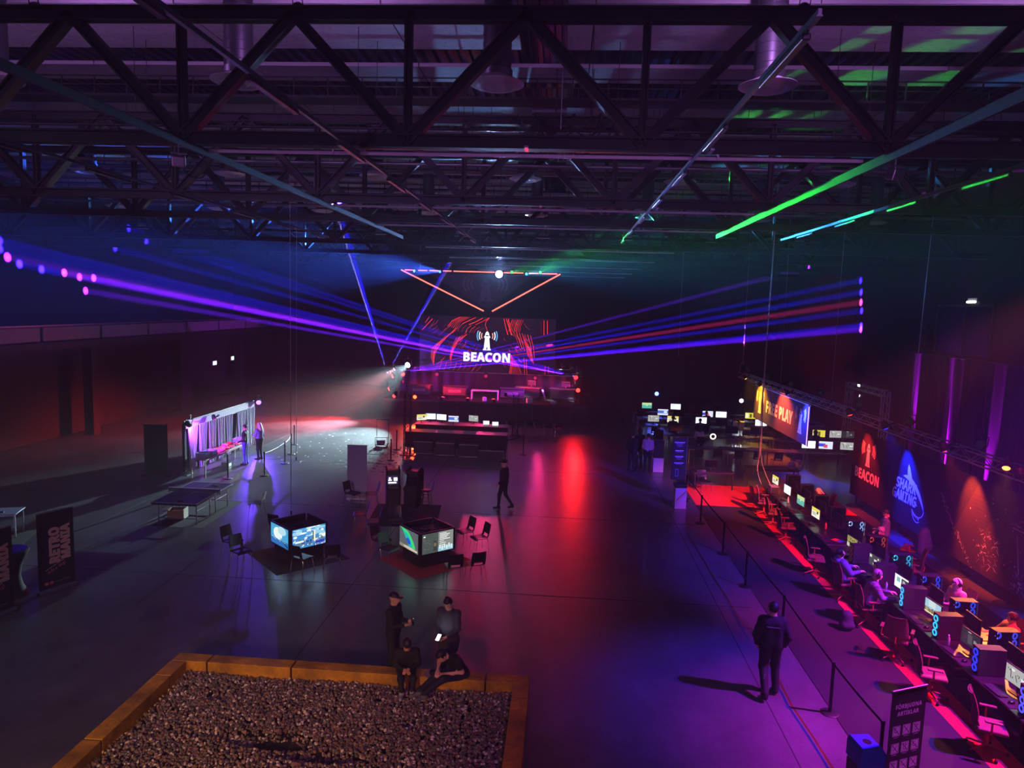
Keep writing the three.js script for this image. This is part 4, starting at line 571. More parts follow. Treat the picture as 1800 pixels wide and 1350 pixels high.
// ---------- merchandise stall ----------
{
  const f = thing('merchandise_stall', 'pipe frame with a pale cloth header around the merchandise stall', 'stall', [-15.3, 0, -30.9]);
  for (const z of [-3.3, 3.3]) { part('post', rod([0, 0, z], [0, 2.2, z], 0.03, 8), mBlack, f); part('base', box(0.5, 0.02, 0.5, 0, 0.01, z), mBlack, f); } part('cross_pipe', rod([0, 2.18, -3.3], [0, 2.18, 3.3], 0.03, 8), mBlack, f); part('header', box(0.03, 0.3, 6.5, 0.05, 2.02, 0), mat(0x8c8794, 0.85), f);
  part('back_cloth', box(0.02, 2.0, 6.4, -0.12, 1.05, 0), mat(0x15131a, 0.95), f);
  const mDr = mat(0x9a94a2, 0.9);
  const drape = (z, w, h, gather) => { const pos = [], idx = [], n = 28, m = 8; for (let j = 0; j <= m; j++) for (let i = 0; i <= n; i++) { const v = j / m, u = i / n - 0.5, k = 1 - gather * v; pos.push(0.02 + Math.sin(i * 1.35) * (0.025 + 0.03 * v), h * (1 - v), u * w * k + gather * 0.15 * v); } for (let j = 0; j < m; j++) for (let i = 0; i < n; i++) { const p = j * (n + 1) + i; idx.push(p, p + n + 1, p + 1, p + 1, p + n + 1, p + n + 2); } const g = new THREE.BufferGeometry(); g.setAttribute('position', new THREE.Float32BufferAttribute(pos, 3)); g.setIndex(idx); g.computeVertexNormals(); return g.translate(0, 0, z); };
  [[2.75, 0.8, 0.6], [1.95, 0.75, 0.5], [1.15, 0.75, 0.35], [0.35, 0.75, 0.45], [-0.45, 0.7, 0.5], [-1.7, 1.0, 0.6], [-2.7, 1.0, 0.45]].forEach(([z, w, gth], i) => { const o = single('stall_curtain', drape(0, w, 1.85, gth), mDr, `pale gathered curtain of the stall, ${ORD[i]} from the left`, 'curtain', 'stall curtains'); o.material = mDr; o.position.set(-15.22, 0.05, -30.9 + z); o.material.side = THREE.DoubleSide; });
  plainTable('stall_table', 'long stall table covered with folded clothing', 'table', [-14.5, 0, -29.1], H2, 3.9, 0.68, 0.74, mat(0x9a8a80, 0.6), mat(0x8a7a70, 0.5));
  const bM = new THREE.MeshPhysicalMaterial({ color: 0xb0a8d0, roughness: 0.4, transmission: 0.25, thickness: 0 });
  [[-14.5, -27.6, 0.42, 'front'], [-14.45, -28.1, 0.4, 'second'], [-14.5, -30.85, 0.4, 'far']].forEach(([x, z, w, q]) => { const b = thing('storage_box', `translucent plastic storage box on the stall table, ${q} one`, 'storage box', [x, 0.742, z], 0.05); part('body', [box(w, 0.2, 0.012, 0, 0.1, 0.2), box(w, 0.2, 0.012, 0, 0.1, -0.2), box(0.012, 0.2, 0.4, -w / 2, 0.1, 0), box(0.012, 0.2, 0.4, w / 2, 0.1, 0), box(w, 0.01, 0.4, 0, 0.005, 0)], bM, b); part('rim', [box(w + 0.03, 0.02, 0.03, 0, 0.2, 0.2), box(w + 0.03, 0.02, 0.03, 0, 0.2, -0.2)], mat(0xc0b8e0, 0.5), b); part('contents', rbox(w - 0.06, 0.14, 0.34, 0.04, 0, 0.085, 0), mat(0x9a90b0, 0.9), b); });
  const cc = [0xd82838, 0xe04848, 0x2a1a24, 0xd84890, 0xc83030, 0xe87850, 0x301820]; let k = 0;
  for (let i = 0; i < 9; i++) for (let j = 0; j < 2; j++) { const h = rr(0.05, 0.12), z = -28.6 - i * 0.235, x = -14.66 + j * 0.32; const g = new THREE.SphereGeometry(1, 10, 6); const p = g.attributes.position; for (let q = 0; q < p.count; q++) { const v = V(p.getX(q), p.getY(q), p.getZ(q)), sg = (a) => Math.sign(a) * Math.pow(Math.abs(a), 0.45), n = 1 + 0.12 * Math.sin(v.x * 5 + i) * Math.cos(v.z * 6 + j); p.setXYZ(q, sg(v.x) * 0.13 * n, sg(v.y) * h * 0.5 * n, sg(v.z) * 0.1 * n); } g.computeVertexNormals(); const o = single('folded_garment', g, mat(cc[k % 7], 0.9), `folded ${['red', 'coral', 'black', 'pink', 'scarlet', 'orange', 'dark'][k % 7]} garment on the stall table, ${ORD[i]} from the front in the ${j ? 'aisle' : 'curtain'} row`, 'garment', 'folded garments on the stall'); o.position.set(x, 0.742 + h * 0.52, z); k++; }
  lamp('par_lamp', 'violet lamp at the far top end of the stall', [-15.0, 2.12, -34.1], [-12.3, 0.2, -28.0], 0x6a3cff, 110, 34, { glow: 14, s: 1.3, soft: 0.9 });
  lamp('par_lamp', 'pale violet lamp at the near top end of the stall', [-15.0, 2.1, -27.5], [-14.8, 0.6, -30.5], 0x9a40ff, 150, 50, { glow: 3, s: 1.2, soft: 0.9 });
  lamp('par_lamp', 'hidden pink lamp in the middle of the stall header', [-15.0, 2.0, -29.6], [-14.4, 0.7, -29.4], 0xff50a0, 14, 50, { glow: 1, s: 1.0, soft: 0.9 });
  const bk = thing('black_partition', 'tall black cloth partition at the near end of the stall', 'partition', [-16.2, 0, -27.1], 0.1); part('cloth', box(0.9, 2.1, 0.03, 0, 1.07, 0), mWallBlack, bk); part('pole', [rod([-0.45, 0, 0], [-0.45, 2.15, 0], 0.02, 6), rod([0.45, 0, 0], [0.45, 2.15, 0], 0.02, 6)], mBlack, bk); part('foot', [box(0.3, 0.02, 0.3, -0.45, 0.01, 0), box(0.3, 0.02, 0.3, 0.45, 0.01, 0)], mBlack, bk);
  const bo = thing('silver_bowl', 'small pale crate on the floor under the stall table', 'crate', [-14.35, 0, -29.3]); part('body', rbox(0.34, 0.16, 0.26, 0.02, 0, 0.08, 0), mWhite, bo); part('rim', box(0.36, 0.02, 0.28, 0, 0.16, 0), mGalv, bo);
}
// ---------- confetti and specks on the floor ----------
{
  const g = new THREE.PlaneGeometry(1, 1).rotateX(-H2), mk = (n, m, f, label) => { const o = new THREE.InstancedMesh(g, m, n); for (let i = 0; i < n; i++) { const [x, z, s] = f(); o.setMatrixAt(i, new THREE.Matrix4().compose(V(x, 0.004 + rnd() * 0.004, z), new THREE.Quaternion().setFromEuler(new THREE.Euler(rr(-0.1, 0.1), rr(0, 6), rr(-0.1, 0.1))), V(s, 1, s * rr(0.4, 1)))); } o.name = numbered('confetti'); scene.add(o); tag(o, label, 'confetti'); o.userData.kind = 'stuff'; };
  mk(330, mat(0x100a0e, 0.9, 0, { side: THREE.DoubleSide }), () => [rr(-9.6, -7.1) + rr(-0.8, 0.8), rr(-35, -29.5), rr(0.05, 0.16)], 'dark confetti scraps strewn left of the control island');
  mk(160, mat(0xd8d8c8, 0.8, 0, { side: THREE.DoubleSide }), () => [rr(-13, -8), rr(-40, -30), rr(0.03, 0.09)], 'pale confetti scraps on the white-lit floor');
}
// ---------- gravel pit ----------
{
  const x0 = -7.25, x1 = -0.38, z1 = -12.76, z0 = -6.4, w = 0.3, h = 0.36, mY = new THREE.MeshStandardMaterial({ color: 0xffb612, map: rep(grainB, 0.6, true), roughness: 0.7 });
  const t = thing('gravel_pit_frame', 'yellow painted block frame around the gravel bed', 'frame', [0, 0, 0]);
  const run = (a, b, horiz) => { for (let i = 0; i < a.length - 1; i++) { const L = a[i + 1] - a[i] - 0.03, c = (a[i] + a[i + 1]) / 2; part('block', metreUV(horiz ? rbox(L, h, w, 0.015, c, h / 2, b) : rbox(w, h, L, 0.015, b, h / 2, c)), mY, t); } };
  run([x0, -6.55, -4.9, -1.2, x1], z1 + w / 2, true); run([z1 + w, -11.9, -9.95, -8, z0], x0 + w / 2, false); run([z1 + w, -12.0, -9.7, -7.5, z0], x1 - w / 2, false);
  part('gap_filler', [box(x1 - x0 - 0.1, h - 0.05, w - 0.1, (x0 + x1) / 2, h / 2 - 0.03, z1 + w / 2)], mBlack, t);
  part('liner', box(x1 - x0 - 0.5, 0.05, z0 - z1 - 0.4, (x0 + x1) / 2, 0.03, (z0 + z1) / 2), mat(0x1a1612, 0.95), t);
  const n = 24000, g = new THREE.IcosahedronGeometry(1, 0), m = new THREE.InstancedMesh(g, mat(0xffffff, 0.75), n), col = new THREE.Color();
  const X0 = x0 + w, X1 = x1 - w, Z1 = z1 + w; const hole = (x, z) => { let d = 0; for (const [hx, hz, rx, rz, dp] of [[-4.45, -10.55, 0.95, 0.26, 0.14], [-3.6, -10.25, 0.8, 0.2, 0.12], [-6.0, -11.7, 0.3, 0.12, 0.06], [-2.3, -11.2, 0.25, 0.12, 0.06], [-5.6, -10.6, 0.3, 0.12, 0.06]]) { const q = ((x - hx) / rx) ** 2 + ((z - hz) / rz) ** 2; if (q < 1) d = Math.max(d, dp * (1 - q)); } return d; };
  for (let i = 0; i < n; i++) {
    const x = rr(X0 + 0.02, X1 - 0.02), z = Z1 + 0.02 + (z0 - Z1 - 1.4) * rnd(), s = rr(0.016, 0.036), y = 0.15 + 0.03 * Math.sin(x * 2.1) * Math.cos(z * 1.7) + rr(-0.02, 0.015) - hole(x, z);
    m.setMatrixAt(i, new THREE.Matrix4().compose(V(x, y, z), new THREE.Quaternion().setFromEuler(new THREE.Euler(rr(0, 6), rr(0, 6), rr(0, 6))), V(s * rr(0.8, 1.3), s * rr(0.55, 0.9), s)));
    const v = rnd(); if (v < 0.12) col.setRGB(0.5, 0.43, 0.37); else if (v < 0.5) col.setRGB(0.15 * rr(0.6, 1.4), 0.095, 0.07); else if (v < 0.75) col.setRGB(0.07, 0.055, 0.05); else col.setRGB(0.2 * rr(0.7, 1.3), 0.14, 0.11); m.setColorAt(i, col);
  }
  m.name = 'gravel'; scene.add(m); tag(m, 'bed of brown and white gravel inside the yellow frame', 'gravel'); m.userData.kind = 'stuff';
}

// ---------- carpets of the gaming area ----------
const fibre = noiseTex(256, [[40, 1], [110, 1], [128, 1]], 150, 255, [1, 1, 1], 0.2);
const carpet = (c) => new THREE.MeshStandardMaterial({ color: c, map: rep(fibre, 1.3, true), roughness: 0.95, bumpMap: rep(fibre, 1.3), bumpScale: 0.003 });
single('red_carpet', metreUV(box(5.75, 0.006, 20, 8.15, 0.003, -20)), carpet(0xff2434), 'red carpet field under the gaming desks', 'carpet');
single('walkway_carpet', metreUV(box(2.02, 0.006, 17.6, 6.24, 0.0092, -17.9)), carpet(0x241f29), 'dark grey carpet walkway left of the red strip', 'carpet');
single('desk_carpet', metreUV(box(3.2, 0.006, 16.6, 9.44, 0.0092, -18)), carpet(0x1c181f), 'dark carpet under the gaming desks', 'carpet');

// ---------- gaming desks ----------
{
  const mTop = mat(0x1c181f, 0.32), mLeg = mat(0x101013, 0.45, 0.4);
  for (let s = 0; s < 2; s++) for (let i = 0; i < 7; i++) {
    const z = i < 6 ? -10.3 - i * 2.9 : -27.0, L = i < 6 ? 2.86 : 1.46, x = s ? 8.87 : 8.15;
    const t = thing('gaming_desk', `long black gaming desk, ${ORD[i]} from the bottom picture edge in the ${s ? 'right' : 'left'} row`, 'desk', [x, 0.0122, z], 0, 'black gaming desks');
    part('top', rbox(0.7, 0.03, L, 0.008, 0, 0.71, 0), mTop, t);
    for (const q of [-L * 0.4, L * 0.4]) { part('leg', box(0.08, 0.68, 0.06, s ? 0.05 : -0.05, 0.36, q), mLeg, t); part('foot', box(0.62, 0.03, 0.08, 0, 0.015, q), mLeg, t); } part('cable_tray', box(0.14, 0.06, L * 0.8, s ? -0.22 : 0.22, 0.62, 0), mLeg, t);
  }
}
const STN = Array.from({ length: 11 }, (_, i) => -12.55 - 1.45 * i);
const scrOf = ['sketch', 'grey', 'land', 'split', 'chat', 'game', 'off', 'page', 'teal', 'white', 'page'];
const DT = 0.737;
STN.forEach((z, i) => {
  if (i !== 6) monitor(`monitor with ${['a sketch', 'dark grey', 'a landscape', 'split white', 'dark chat', 'a game', '', 'a cream page', 'teal', 'a pale page', 'cream and yellow'][i]} on screen, ${ORD[i]} from the bottom in the left row`, [8.22, DT, z], -H2 + 0.12, SCR[scrOf[i]], 'left row monitors');
  if (i % 2 === 0 && i !== 6) panelLight([0xd8e0e0, 0, 0xd8e0c0, 0, 0xc8c8c0, 0, 0, 0, 0x90e0d0, 0, 0xf0e8b0][i], 1.2, 0.5, 0.28, [8.17, 1.04, z], [6, 0.9, z]);
  monitor(`black monitor back facing the walkway, ${ORD[i]} from the bottom in the right desk row`, [8.74, DT, z + 0.62], H2, SCR.off, 'right row monitors');
});
// PC towers: front +z, glass side -x
const pcG = { body: join([box(0.012, 0.5, 0.48, 0.11, 0.25, 0), box(0.23, 0.012, 0.48, 0, 0.494, 0), box(0.23, 0.012, 0.48, 0, 0.006, 0), box(0.23, 0.5, 0.012, 0, 0.25, -0.234), box(0.012, 0.5, 0.012, -0.109, 0.25, 0.234)]), inner: box(0.01, 0.47, 0.45, 0.09, 0.25, 0), front: rbox(0.22, 0.48, 0.012, 0.004, 0, 0.25, 0.236), glass: box(0.004, 0.47, 0.44, -0.113, 0.25, 0), board: join([box(0.02, 0.28, 0.22, 0.07, 0.3, -0.07), box(0.1, 0.05, 0.26, 0.03, 0.2, -0.06)]), foot: join([box(0.2, 0.012, 0.03, 0, -0.006, 0.2), box(0.2, 0.012, 0.03, 0, -0.006, -0.2)]) };
const ringG = torus(0.058, 0.015, 0, 0, 0, 0, 0, 0, 18), hubG = cyl(0.03, 0.03, 0.012, 0, 0, 0, 12, H2);
const mGlass = new THREE.MeshPhysicalMaterial({ color: 0x8890a0, roughness: 0.05, transmission: 1, thickness: 0 }), mFan = mat(0x15151a, 0.5), mTopPlate = mat(0x18151c, 0.6);
const rgb = {}; function rgbMat(c, k) { return (rgb[c + k] ||= glow(c, k)); }
function pcTower(label, pos, turn, c1, c2, group) {
  const t = thing('gaming_computer', label, 'computer', pos, turn, group); part('case', pcG.body, mTopPlate, t); part('back_panel', pcG.inner, mDark, t); part('glass_side', pcG.glass, mGlass, t); part('mainboard', pcG.board, mFan, t); part('foot', pcG.foot, mRubber, t);
  part('front_panel', pcG.front, mBlackGloss, t);
  for (let k = 0; k < 3; k++) { const f = part('fan', hubG, mFan, t); f.position.set(0, 0.1 + k * 0.15, 0.25); part('fan_light', ringG, rgbMat(c1, 1.6), f); const q = part('fan', hubG, mFan, t); q.position.set(-0.06, 0.1 + k * 0.15, 0.16); q.rotation.y = -H2 * 0.75; part('fan_light', ringG, rgbMat(c2, 7), q); }
  const r = part('fan', hubG, mFan, t); r.position.set(-0.06, 0.4, -0.17); r.rotation.y = -H2 * 0.9; part('fan_light', ringG, rgbMat(c2, 7), r); return t;
}
const PCL = [[0x4a48ff, 'violet'], [0x2030f0, 'blue'], [0x30b0e8, 'cyan'], [0x38a0e0, 'light blue'], [0x401820, 'unlit'], [0x301014, 'unlit'], [0x201018, 'unlit'], [0x301014, 'unlit'], [0x281014, 'unlit'], [0x301014, 'unlit'], [0x301014, 'unlit']];
STN.slice(0, 6).forEach((z, i) => pcTower(`computer tower with ${PCL[i][1]} front fans, ${ORD[i]} from the bottom on the left row`, [8.14, DT + 0.012, z + 0.76 - (i === 0 ? 0.05 : 0)], -H2 + (i % 3 - 1) * 0.06, PCL[i][0], 0x101018, 'left row computers'));
const PCR = [[0x3a50ff, 'blue'], [0x6a60ff, 'violet and white'], [0x3060ff, 'royal blue'], [0x3858ff, 'deep blue'], [0x40e0f0, 'turquoise'], [0xff4a20, 'orange-red'], [0xd8e8ff, 'white'], [0x181820, 'unlit'], [0x181820, 'unlit'], [0x181820, 'unlit'], [0x181820, 'unlit']];
STN.forEach((z, i) => pcTower(`computer with ${PCR[i][1]} fans behind glass, ${ORD[i]} from the bottom on the right row`, [8.9, DT + 0.012, z - 0.08], H2 + (i % 2) * 0.08, PCR[i][0], PCR[i][0], 'right row computers'));
{ // keyboards and mice
  const kb = rbox(0.15, 0.02, 0.44, 0.006, 0, 0.01, 0), keys = join([-1, 0, 1, 2].map((r) => box(0.024, 0.008, 0.4, -0.05 + r * 0.031, 0.022, 0))), ms = sph(0.035, 0, 0.0, 0, 1.6, 0.75, 1, 12), pad = box(0.26, 0.004, 0.32, 0, 0.002, 0), wheel = cyl(0.008, 0.008, 0.01, 0.03, 0.024, 0, 8, H2);
  STN.forEach((z, i) => {
    const k = thing('keyboard', `slim keyboard lying on the left desk row, ${ORD[i]} from the bottom`, 'keyboard', [7.93, DT + 0.001, z - 0.06], rr(-0.1, 0.1), 'keyboards on the left desk row'); part('body', kb, mBlack, k); part('keys', keys, mat(0x303038, 0.4), k);
    const m = thing('computer_mouse', `computer mouse on a pad on the left desk row, ${ORD[i]} from the bottom`, 'mouse', [7.94, DT + 0.004, z + 0.36], 0, 'mice on the left desk row'); part('shell', mv(ms.clone(), 0, 0.026, 0), mBlackGloss, m); part('wheel', mv(wheel.clone(), 0, 0.024, 0), mat(0x6060a0, 0.4), m); part('pad', pad, mat(0x17141c, 0.9), m);
  });
  [[8.0, -14.35], [8.02, -17.2], [8.3, -22.0], [8.05, -24.9]].forEach(([x, z], i) => { const c = thing('drink_bottle', `${['pale', 'clear', 'orange capped', 'white'][i]} drink bottle on the left desk row, ${ORD[i]} from the bottom`, 'bottle', [x, DT + 0.001, z]); part('body', lathe([[0, 0], [0.032, 0], [0.034, 0.01], [0.034, 0.14], [0.014, 0.18], [0.013, 0.2], [0, 0.2]], 14), mat([0xa89aa0, 0x8890a0, 0xb07060, 0xc0b8c0][i], 0.3), c); part('cap', cyl(0.015, 0.015, 0.02, 0, 0.208, 0, 10), mat([0xffffff, 0x202020, 0xe06020, 0xf0f0f0][i], 0.5), c); });
  const sh = thing('magazine', 'red and blue magazine on the left desk row', 'magazine', [8.25, DT + 0.001, -20.9], 0.6); part('cover', box(0.22, 0.006, 0.3, 0, 0.003, 0), mat(0xd83828, 0.4), sh); part('blue_page', box(0.2, 0.004, 0.14, 0.0, 0.008, 0.1), mat(0x2a58c8, 0.4), sh);
}
// ---------- wheeled task chairs ----------
function makeTaskChair(name, label, mBack, mFrame, group) {
  const t = thing(name, label, 'office chair', [0, 0, 0], 0, group);
  part('seat', rbox(0.48, 0.07, 0.48, 0.03, 0, 0.47, 0.02), mBack, t);
  part('backrest', shellSheet([[-0.2, 0.52], [-0.235, 0.62], [-0.235, 0.75], [-0.27, 0.9], [-0.32, 1.04]], (u) => 0.225 - 0.05 * u * u + 0.02 * Math.sin(u * 3), -1, 1, 8, 0.025, 0.05), mBack, t);
  part('back_stem', tube([[0, 0.43, -0.1], [0, 0.45, -0.25], [0, 0.6, -0.27]], 0.022, 10, 7), mFrame, t); part('column', cyl(0.028, 0.032, 0.32, 0, 0.28, 0, 12), mFrame, t); part('mechanism', rbox(0.18, 0.05, 0.22, 0.02, 0, 0.415, 0), mFrame, t);
  for (const s of [-1, 1]) { const a = part('armrest', rbox(0.07, 0.03, 0.26, 0.012, s * 0.29, 0.68, 0.02), mBack, t); part('arm_support', tube([[s * 0.2, 0.45, 0], [s * 0.29, 0.47, 0], [s * 0.29, 0.66, 0]], 0.016, 12, 6), mFrame, a); }
  for (let i = 0; i < 5; i++) { const a = i * Math.PI * 0.4 + 0.3, c = Math.cos(a), s = Math.sin(a); const l = part('base_leg', rod([c * 0.03, 0.13, s * 0.03], [c * 0.32, 0.075, s * 0.32], 0.022, 7, 0.014), mFrame, t); part('caster', [cyl(0.028, 0.028, 0.04, c * 0.32, 0.028, s * 0.32, 10, 0, a, H2)], mRubber, l); }
  return t;
}
const mRed = mat(0x6a3238, 0.75), mGreyF = mat(0x2c2830, 0.5, 0.3), tan = mat(0x8a5a48, 0.75);
const Y = 0.0124;
const tc = makeTaskChair('task_chair', 'task chair seating the gamer in the patterned sweater', mRed, mat(0xa03028, 0.5), 'task chairs on the left'); tc.position.set(7.42, Y, -16.75); tc.rotation.y = H2;
[[7.45, -18.25, 1.75, 'seating the gamer in the hooded top'], [7.3, -19.95, 1.3, 'empty, behind the hooded gamer'], [7.35, -15.1, 2.6, 'turned with its dark back to the walkway'], [7.32, -13.6, 1.25, 'empty, beside the violet fan computer'], [7.42, -11.9, 1.2, 'empty, nearest the sign'], [7.4, -22.9, 1.5, 'empty, beside the cream page monitor'], [7.45, -24.5, 1.5, 'empty, beside the teal monitor'], [7.5, -25.8, 1.3, 'empty, with a pink lit back at the far end']].forEach(([x, z, a, w]) => dup(tc, [x, Y, z], a, `task chair on the left side ${w}`));
[[9.75, -19.5, -1.9, 'empty and turned away, right of the turquoise computer'], [9.42, -16.6, -H2, 'seating the gamer in the pink headscarf'], [9.58, -15.0, -1.5, 'seating the boy in the orange shirt'], [9.45, -25.2, -H2, 'seating the long-haired gamer']].forEach(([x, z, a, w]) => { const c = dup(tc, [x, Y, z], a, `task chair on the right side ${w}`, 'task chairs on the right'); });

// ---------- banner wall, hanging banner and lamp truss ----------
const artDark = '#0c090c';
const wallTex = canvasTex(2048, 368, (c, w, h) => {
  c.fillStyle = artDark; c.fillRect(0, 0, w, h);
  lighthouse(c, 190, 50, 126, '#f2eef0', ['#141014', '#f2eef0', '#f2eef0', '#d8d0d4'], artDark); beaconWord(c, 190, 254, 74, '#f6f2f4');
  c.save(); c.translate(100, 22); c.scale(0.84, 0.84); c.font = 'bold 76px monospace'; c.textAlign = 'left'; c.fillStyle = '#f4f6ff'; c.strokeStyle = '#f4f6ff'; c.lineWidth = 5; for (const [s, x, y] of [['SHARK', 486, 206], ['GAMING', 452, 272]]) { c.save(); c.translate(x, y); c.transform(1, 0, -0.12, 1, 0, 0); c.fillText(s, 0, 0); c.strokeText(s, 0, 0); c.restore(); }
  // shark
  c.fillStyle = '#f4f6ff'; c.beginPath(); c.moveTo(560, 130); c.quadraticCurveTo(590, 118, 612, 116); c.quadraticCurveTo(604, 70, 618, 52); c.quadraticCurveTo(640, 74, 664, 124); c.quadraticCurveTo(730, 150, 770, 200); c.quadraticCurveTo(806, 244, 812, 276); c.quadraticCurveTo(770, 226, 716, 186); c.quadraticCurveTo(650, 142, 560, 130); c.fill();
  c.lineWidth = 6; c.strokeStyle = '#f4f6ff'; c.beginPath(); c.moveTo(812, 274); c.quadraticCurveTo(806, 318, 752, 320); c.quadraticCurveTo(716, 316, 690, 292); c.quadraticCurveTo(700, 340, 744, 350); c.quadraticCurveTo(760, 352, 776, 340); c.stroke();
  c.beginPath(); c.moveTo(716, 236); c.lineTo(744, 262); c.lineTo(728, 264); c.closePath(); c.fill(); c.lineWidth = 4; for (let i = 0; i < 5; i++) { c.beginPath(); c.moveTo(704 + i * 14, 304 + i * 4); c.lineTo(710 + i * 14, 322 + i * 3); c.lineTo(718 + i * 14, 308 + i * 3); c.stroke(); } c.restore();
  // abstract night scene: slanted dark shapes, debris and pale strokes
  const far = 950; c.save(); c.beginPath(); c.rect(880, 0, w - 880, h); c.clip();
  c.fillStyle = '#2a2226'; c.beginPath(); c.moveTo(far, h); c.lineTo(1180, 0); c.lineTo(1500, 0); c.lineTo(1420, h); c.fill(); c.fillStyle = '#1c181c'; for (let i = 0; i < 14; i++) { c.beginPath(); c.moveTo(1120 + i * 12, 70 + i * 16); c.lineTo(1480, 60 + i * 22); c.lineTo(1480, 70 + i * 22); c.lineTo(1120 + i * 12, 76 + i * 16); c.fill(); }
  c.fillStyle = '#3a2e30'; c.beginPath(); c.ellipse(1290, 250, 70, 130, 0.25, 0, 7); c.fill();
  const G = ['#8f8784', '#c8beb8', '#6d6562', '#e8ded6']; for (let i = 0; i < 70; i++) { c.strokeStyle = G[i % 4]; c.lineWidth = rr(1, 3.5); const x = 1250 + rr(-60, 70), y = 250 + rr(-60, 80); c.beginPath(); c.moveTo(x, y); c.lineTo(x + rr(-24, 24), y + rr(-10, 22)); c.stroke(); }
  for (let i = 0; i < 40; i++) { c.fillStyle = G[i % 4]; c.beginPath(); c.arc(1100 + rr(0, 420), 40 + rr(0, 250), rr(1, 3.5), 0, 7); c.fill(); }
  for (let i = 0; i < 46; i++) { c.strokeStyle = G[i % 3]; c.lineWidth = rr(2, 6); const u = i / 46, x = 905 + u * 280, y = 130 + u * 250; c.beginPath(); c.moveTo(x + rr(-8, 8), y + rr(-14, 14)); c.lineTo(x + rr(-5, 16), y + rr(-5, 24)); c.stroke(); }
  c.strokeStyle = G[1]; c.lineWidth = 4; c.beginPath(); c.moveTo(1420, 150); c.lineTo(1450, 290); c.stroke(); for (let i = 0; i < 30; i++) { c.lineWidth = rr(1, 3); c.strokeStyle = G[i % 4]; const x = 1450 + rr(-30, 30), y = 310 + rr(-20, 40); c.beginPath(); c.moveTo(x, y); c.lineTo(x + rr(-16, 16), y + rr(-16, 16)); c.stroke(); }
  for (let i = 0; i < 12; i++) { c.fillStyle = G[i % 4]; c.fillRect(1380 + i * 12, 90 + rr(0, 50), rr(14, 50), 3); } c.restore();
});
{
  const L = 14.2, t = thing('banner_wall', 'wide dark banner wall with BEACON and SHARK GAMING marks', 'banner', [11.58, 0, -21.1], -H2 + 0.02);
  part('sheet', box(L, 2.55, 0.02, 0, 1.68, -0.012), mDark, t); part('print', mv(new THREE.PlaneGeometry(L, 2.55), 0, 1.68, 0.0), printMat(wallTex, 0.9), t);
  for (const x of [-6.6, -3.2, 0.4, 2.6, 5.6]) { part('post', rod([x, 0.02, -0.06], [x, 3.3, -0.06], 0.04, 10), mBlack, t); const b = part('base', mv(postG.base.clone().scale(1.9, 1.2, 1.9), x, 0.012, -0.02), mBlack, t); }
  const fpTex = canvasTex(1024, 230, (c, w, h) => { c.fillStyle = '#463a48'; c.fillRect(0, 0, w, h); lighthouse(c, 130, 30, 150, '#f4f0ea', ['#463a48', '#f4f0ea', '#f4f0ea'], '#463a48'); lighthouse(c, 890, 30, 150, '#f0f0f4', ['#463a48', '#f0f0f4', '#f0f0f4'], '#463a48'); c.fillStyle = '#faf6f2'; c.font = 'bold 104px sans-serif'; c.textAlign = 'center'; c.fillText('FREE PLAY', 510, 150, 500); c.strokeStyle = '#faf6f2'; c.lineWidth = 5; c.strokeText('FREE PLAY', 510, 150, 500); });
  const f = thing('hanging_banner', 'hanging banner reading FREE PLAY below the lamp truss', 'banner', [11.08, 2.3, -36.8], -H2 + 0.02);
  part('sheet', box(8.6, 1.85, 0.02, 0, 0, -0.012), mDark, f); part('print', mv(new THREE.PlaneGeometry(8.6, 1.85), 0, 0, 0.0), printMat(fpTex, 0.6), f); part('top_bar', box(8.7, 0.05, 0.05, 0, 0.94, -0.02), mAlu, f); for (const x of [-4.1, 4.1]) part('strap', box(0.04, 0.11, 0.01, x, 0.99, -0.02), mBlack, f);
  const q = thing('lamp_truss', 'long aluminium lattice lamp truss above the banners', 'truss', [0, 0, 0]); boxTruss(q, [11.0, 3.5, -44.6], [11.72, 3.5, -13], 0.3, 0.52, mAlu, 0.024, 0.011);
  const tp = thing('tall_edge_lamp', 'thin bright strip at the near edge of the hanging banner', 'light strip', [11.1, 1.4, -32.45]); part('strip_light', box(0.03, 1.8, 0.03, 0, 0.9, 0), glow(0xffb0e8, 1.6), tp); part('holder', box(0.04, 0.08, 0.04, 0, 1.84, 0), mBlack, tp);
  for (const [x, z] of [[10.85, -27.3], [10.85, -24.3], [10.85, -20.6], [10.95, -17.4], [10.2, -40.2], [10.0, -36.4], [10.3, -33.0], [11.1, -18.2]]) part('outrigger', rod([11.0 + (z + 44.6) * 0.0228, 3.64, z], [x, 3.72, z], 0.016, 6), mBlack, q);
  // lamps on the truss: those with light aim at banners, desks and walkway
  const g = { group: 'lamps on the long truss' };
  lamp('truss_lamp', 'red lamp over the BEACON mark of the banner wall', [10.85, 3.62, -27.3], [11.6, 1.4, -26.7], 0xff2a20, 130, 26, { ...g, glow: 6, s: 1.2 });
  lamp('truss_lamp', 'blue lamp over the SHARK GAMING mark', [10.85, 3.62, -24.3], [11.75, 1.2, -23.7], 0x1820ff, 420, 24, { ...g, glow: 6, s: 1.2, soft: 0.4 });
  lamp('truss_lamp', 'orange lamp over the night scene of the banner wall', [10.85, 3.62, -20.6], [11.9, 1.2, -20.1], 0xff4a18, 220, 25, { ...g, glow: 6, s: 1.2, soft: 0.5 });
  lamp('truss_lamp', 'blue lamp over the near part of the banner wall', [10.95, 3.62, -17.4], [11.9, 0.6, -17.2], 0x2030ff, 90, 24, { ...g, glow: 4, s: 1.2 });
  lamp('truss_lamp', 'yellow lamp over the left lighthouse of the hanging banner', [10.2, 3.66, -40.2], [11.05, 2.3, -39.8], 0xffa818, 150, 46, { ...g, glow: 5 });
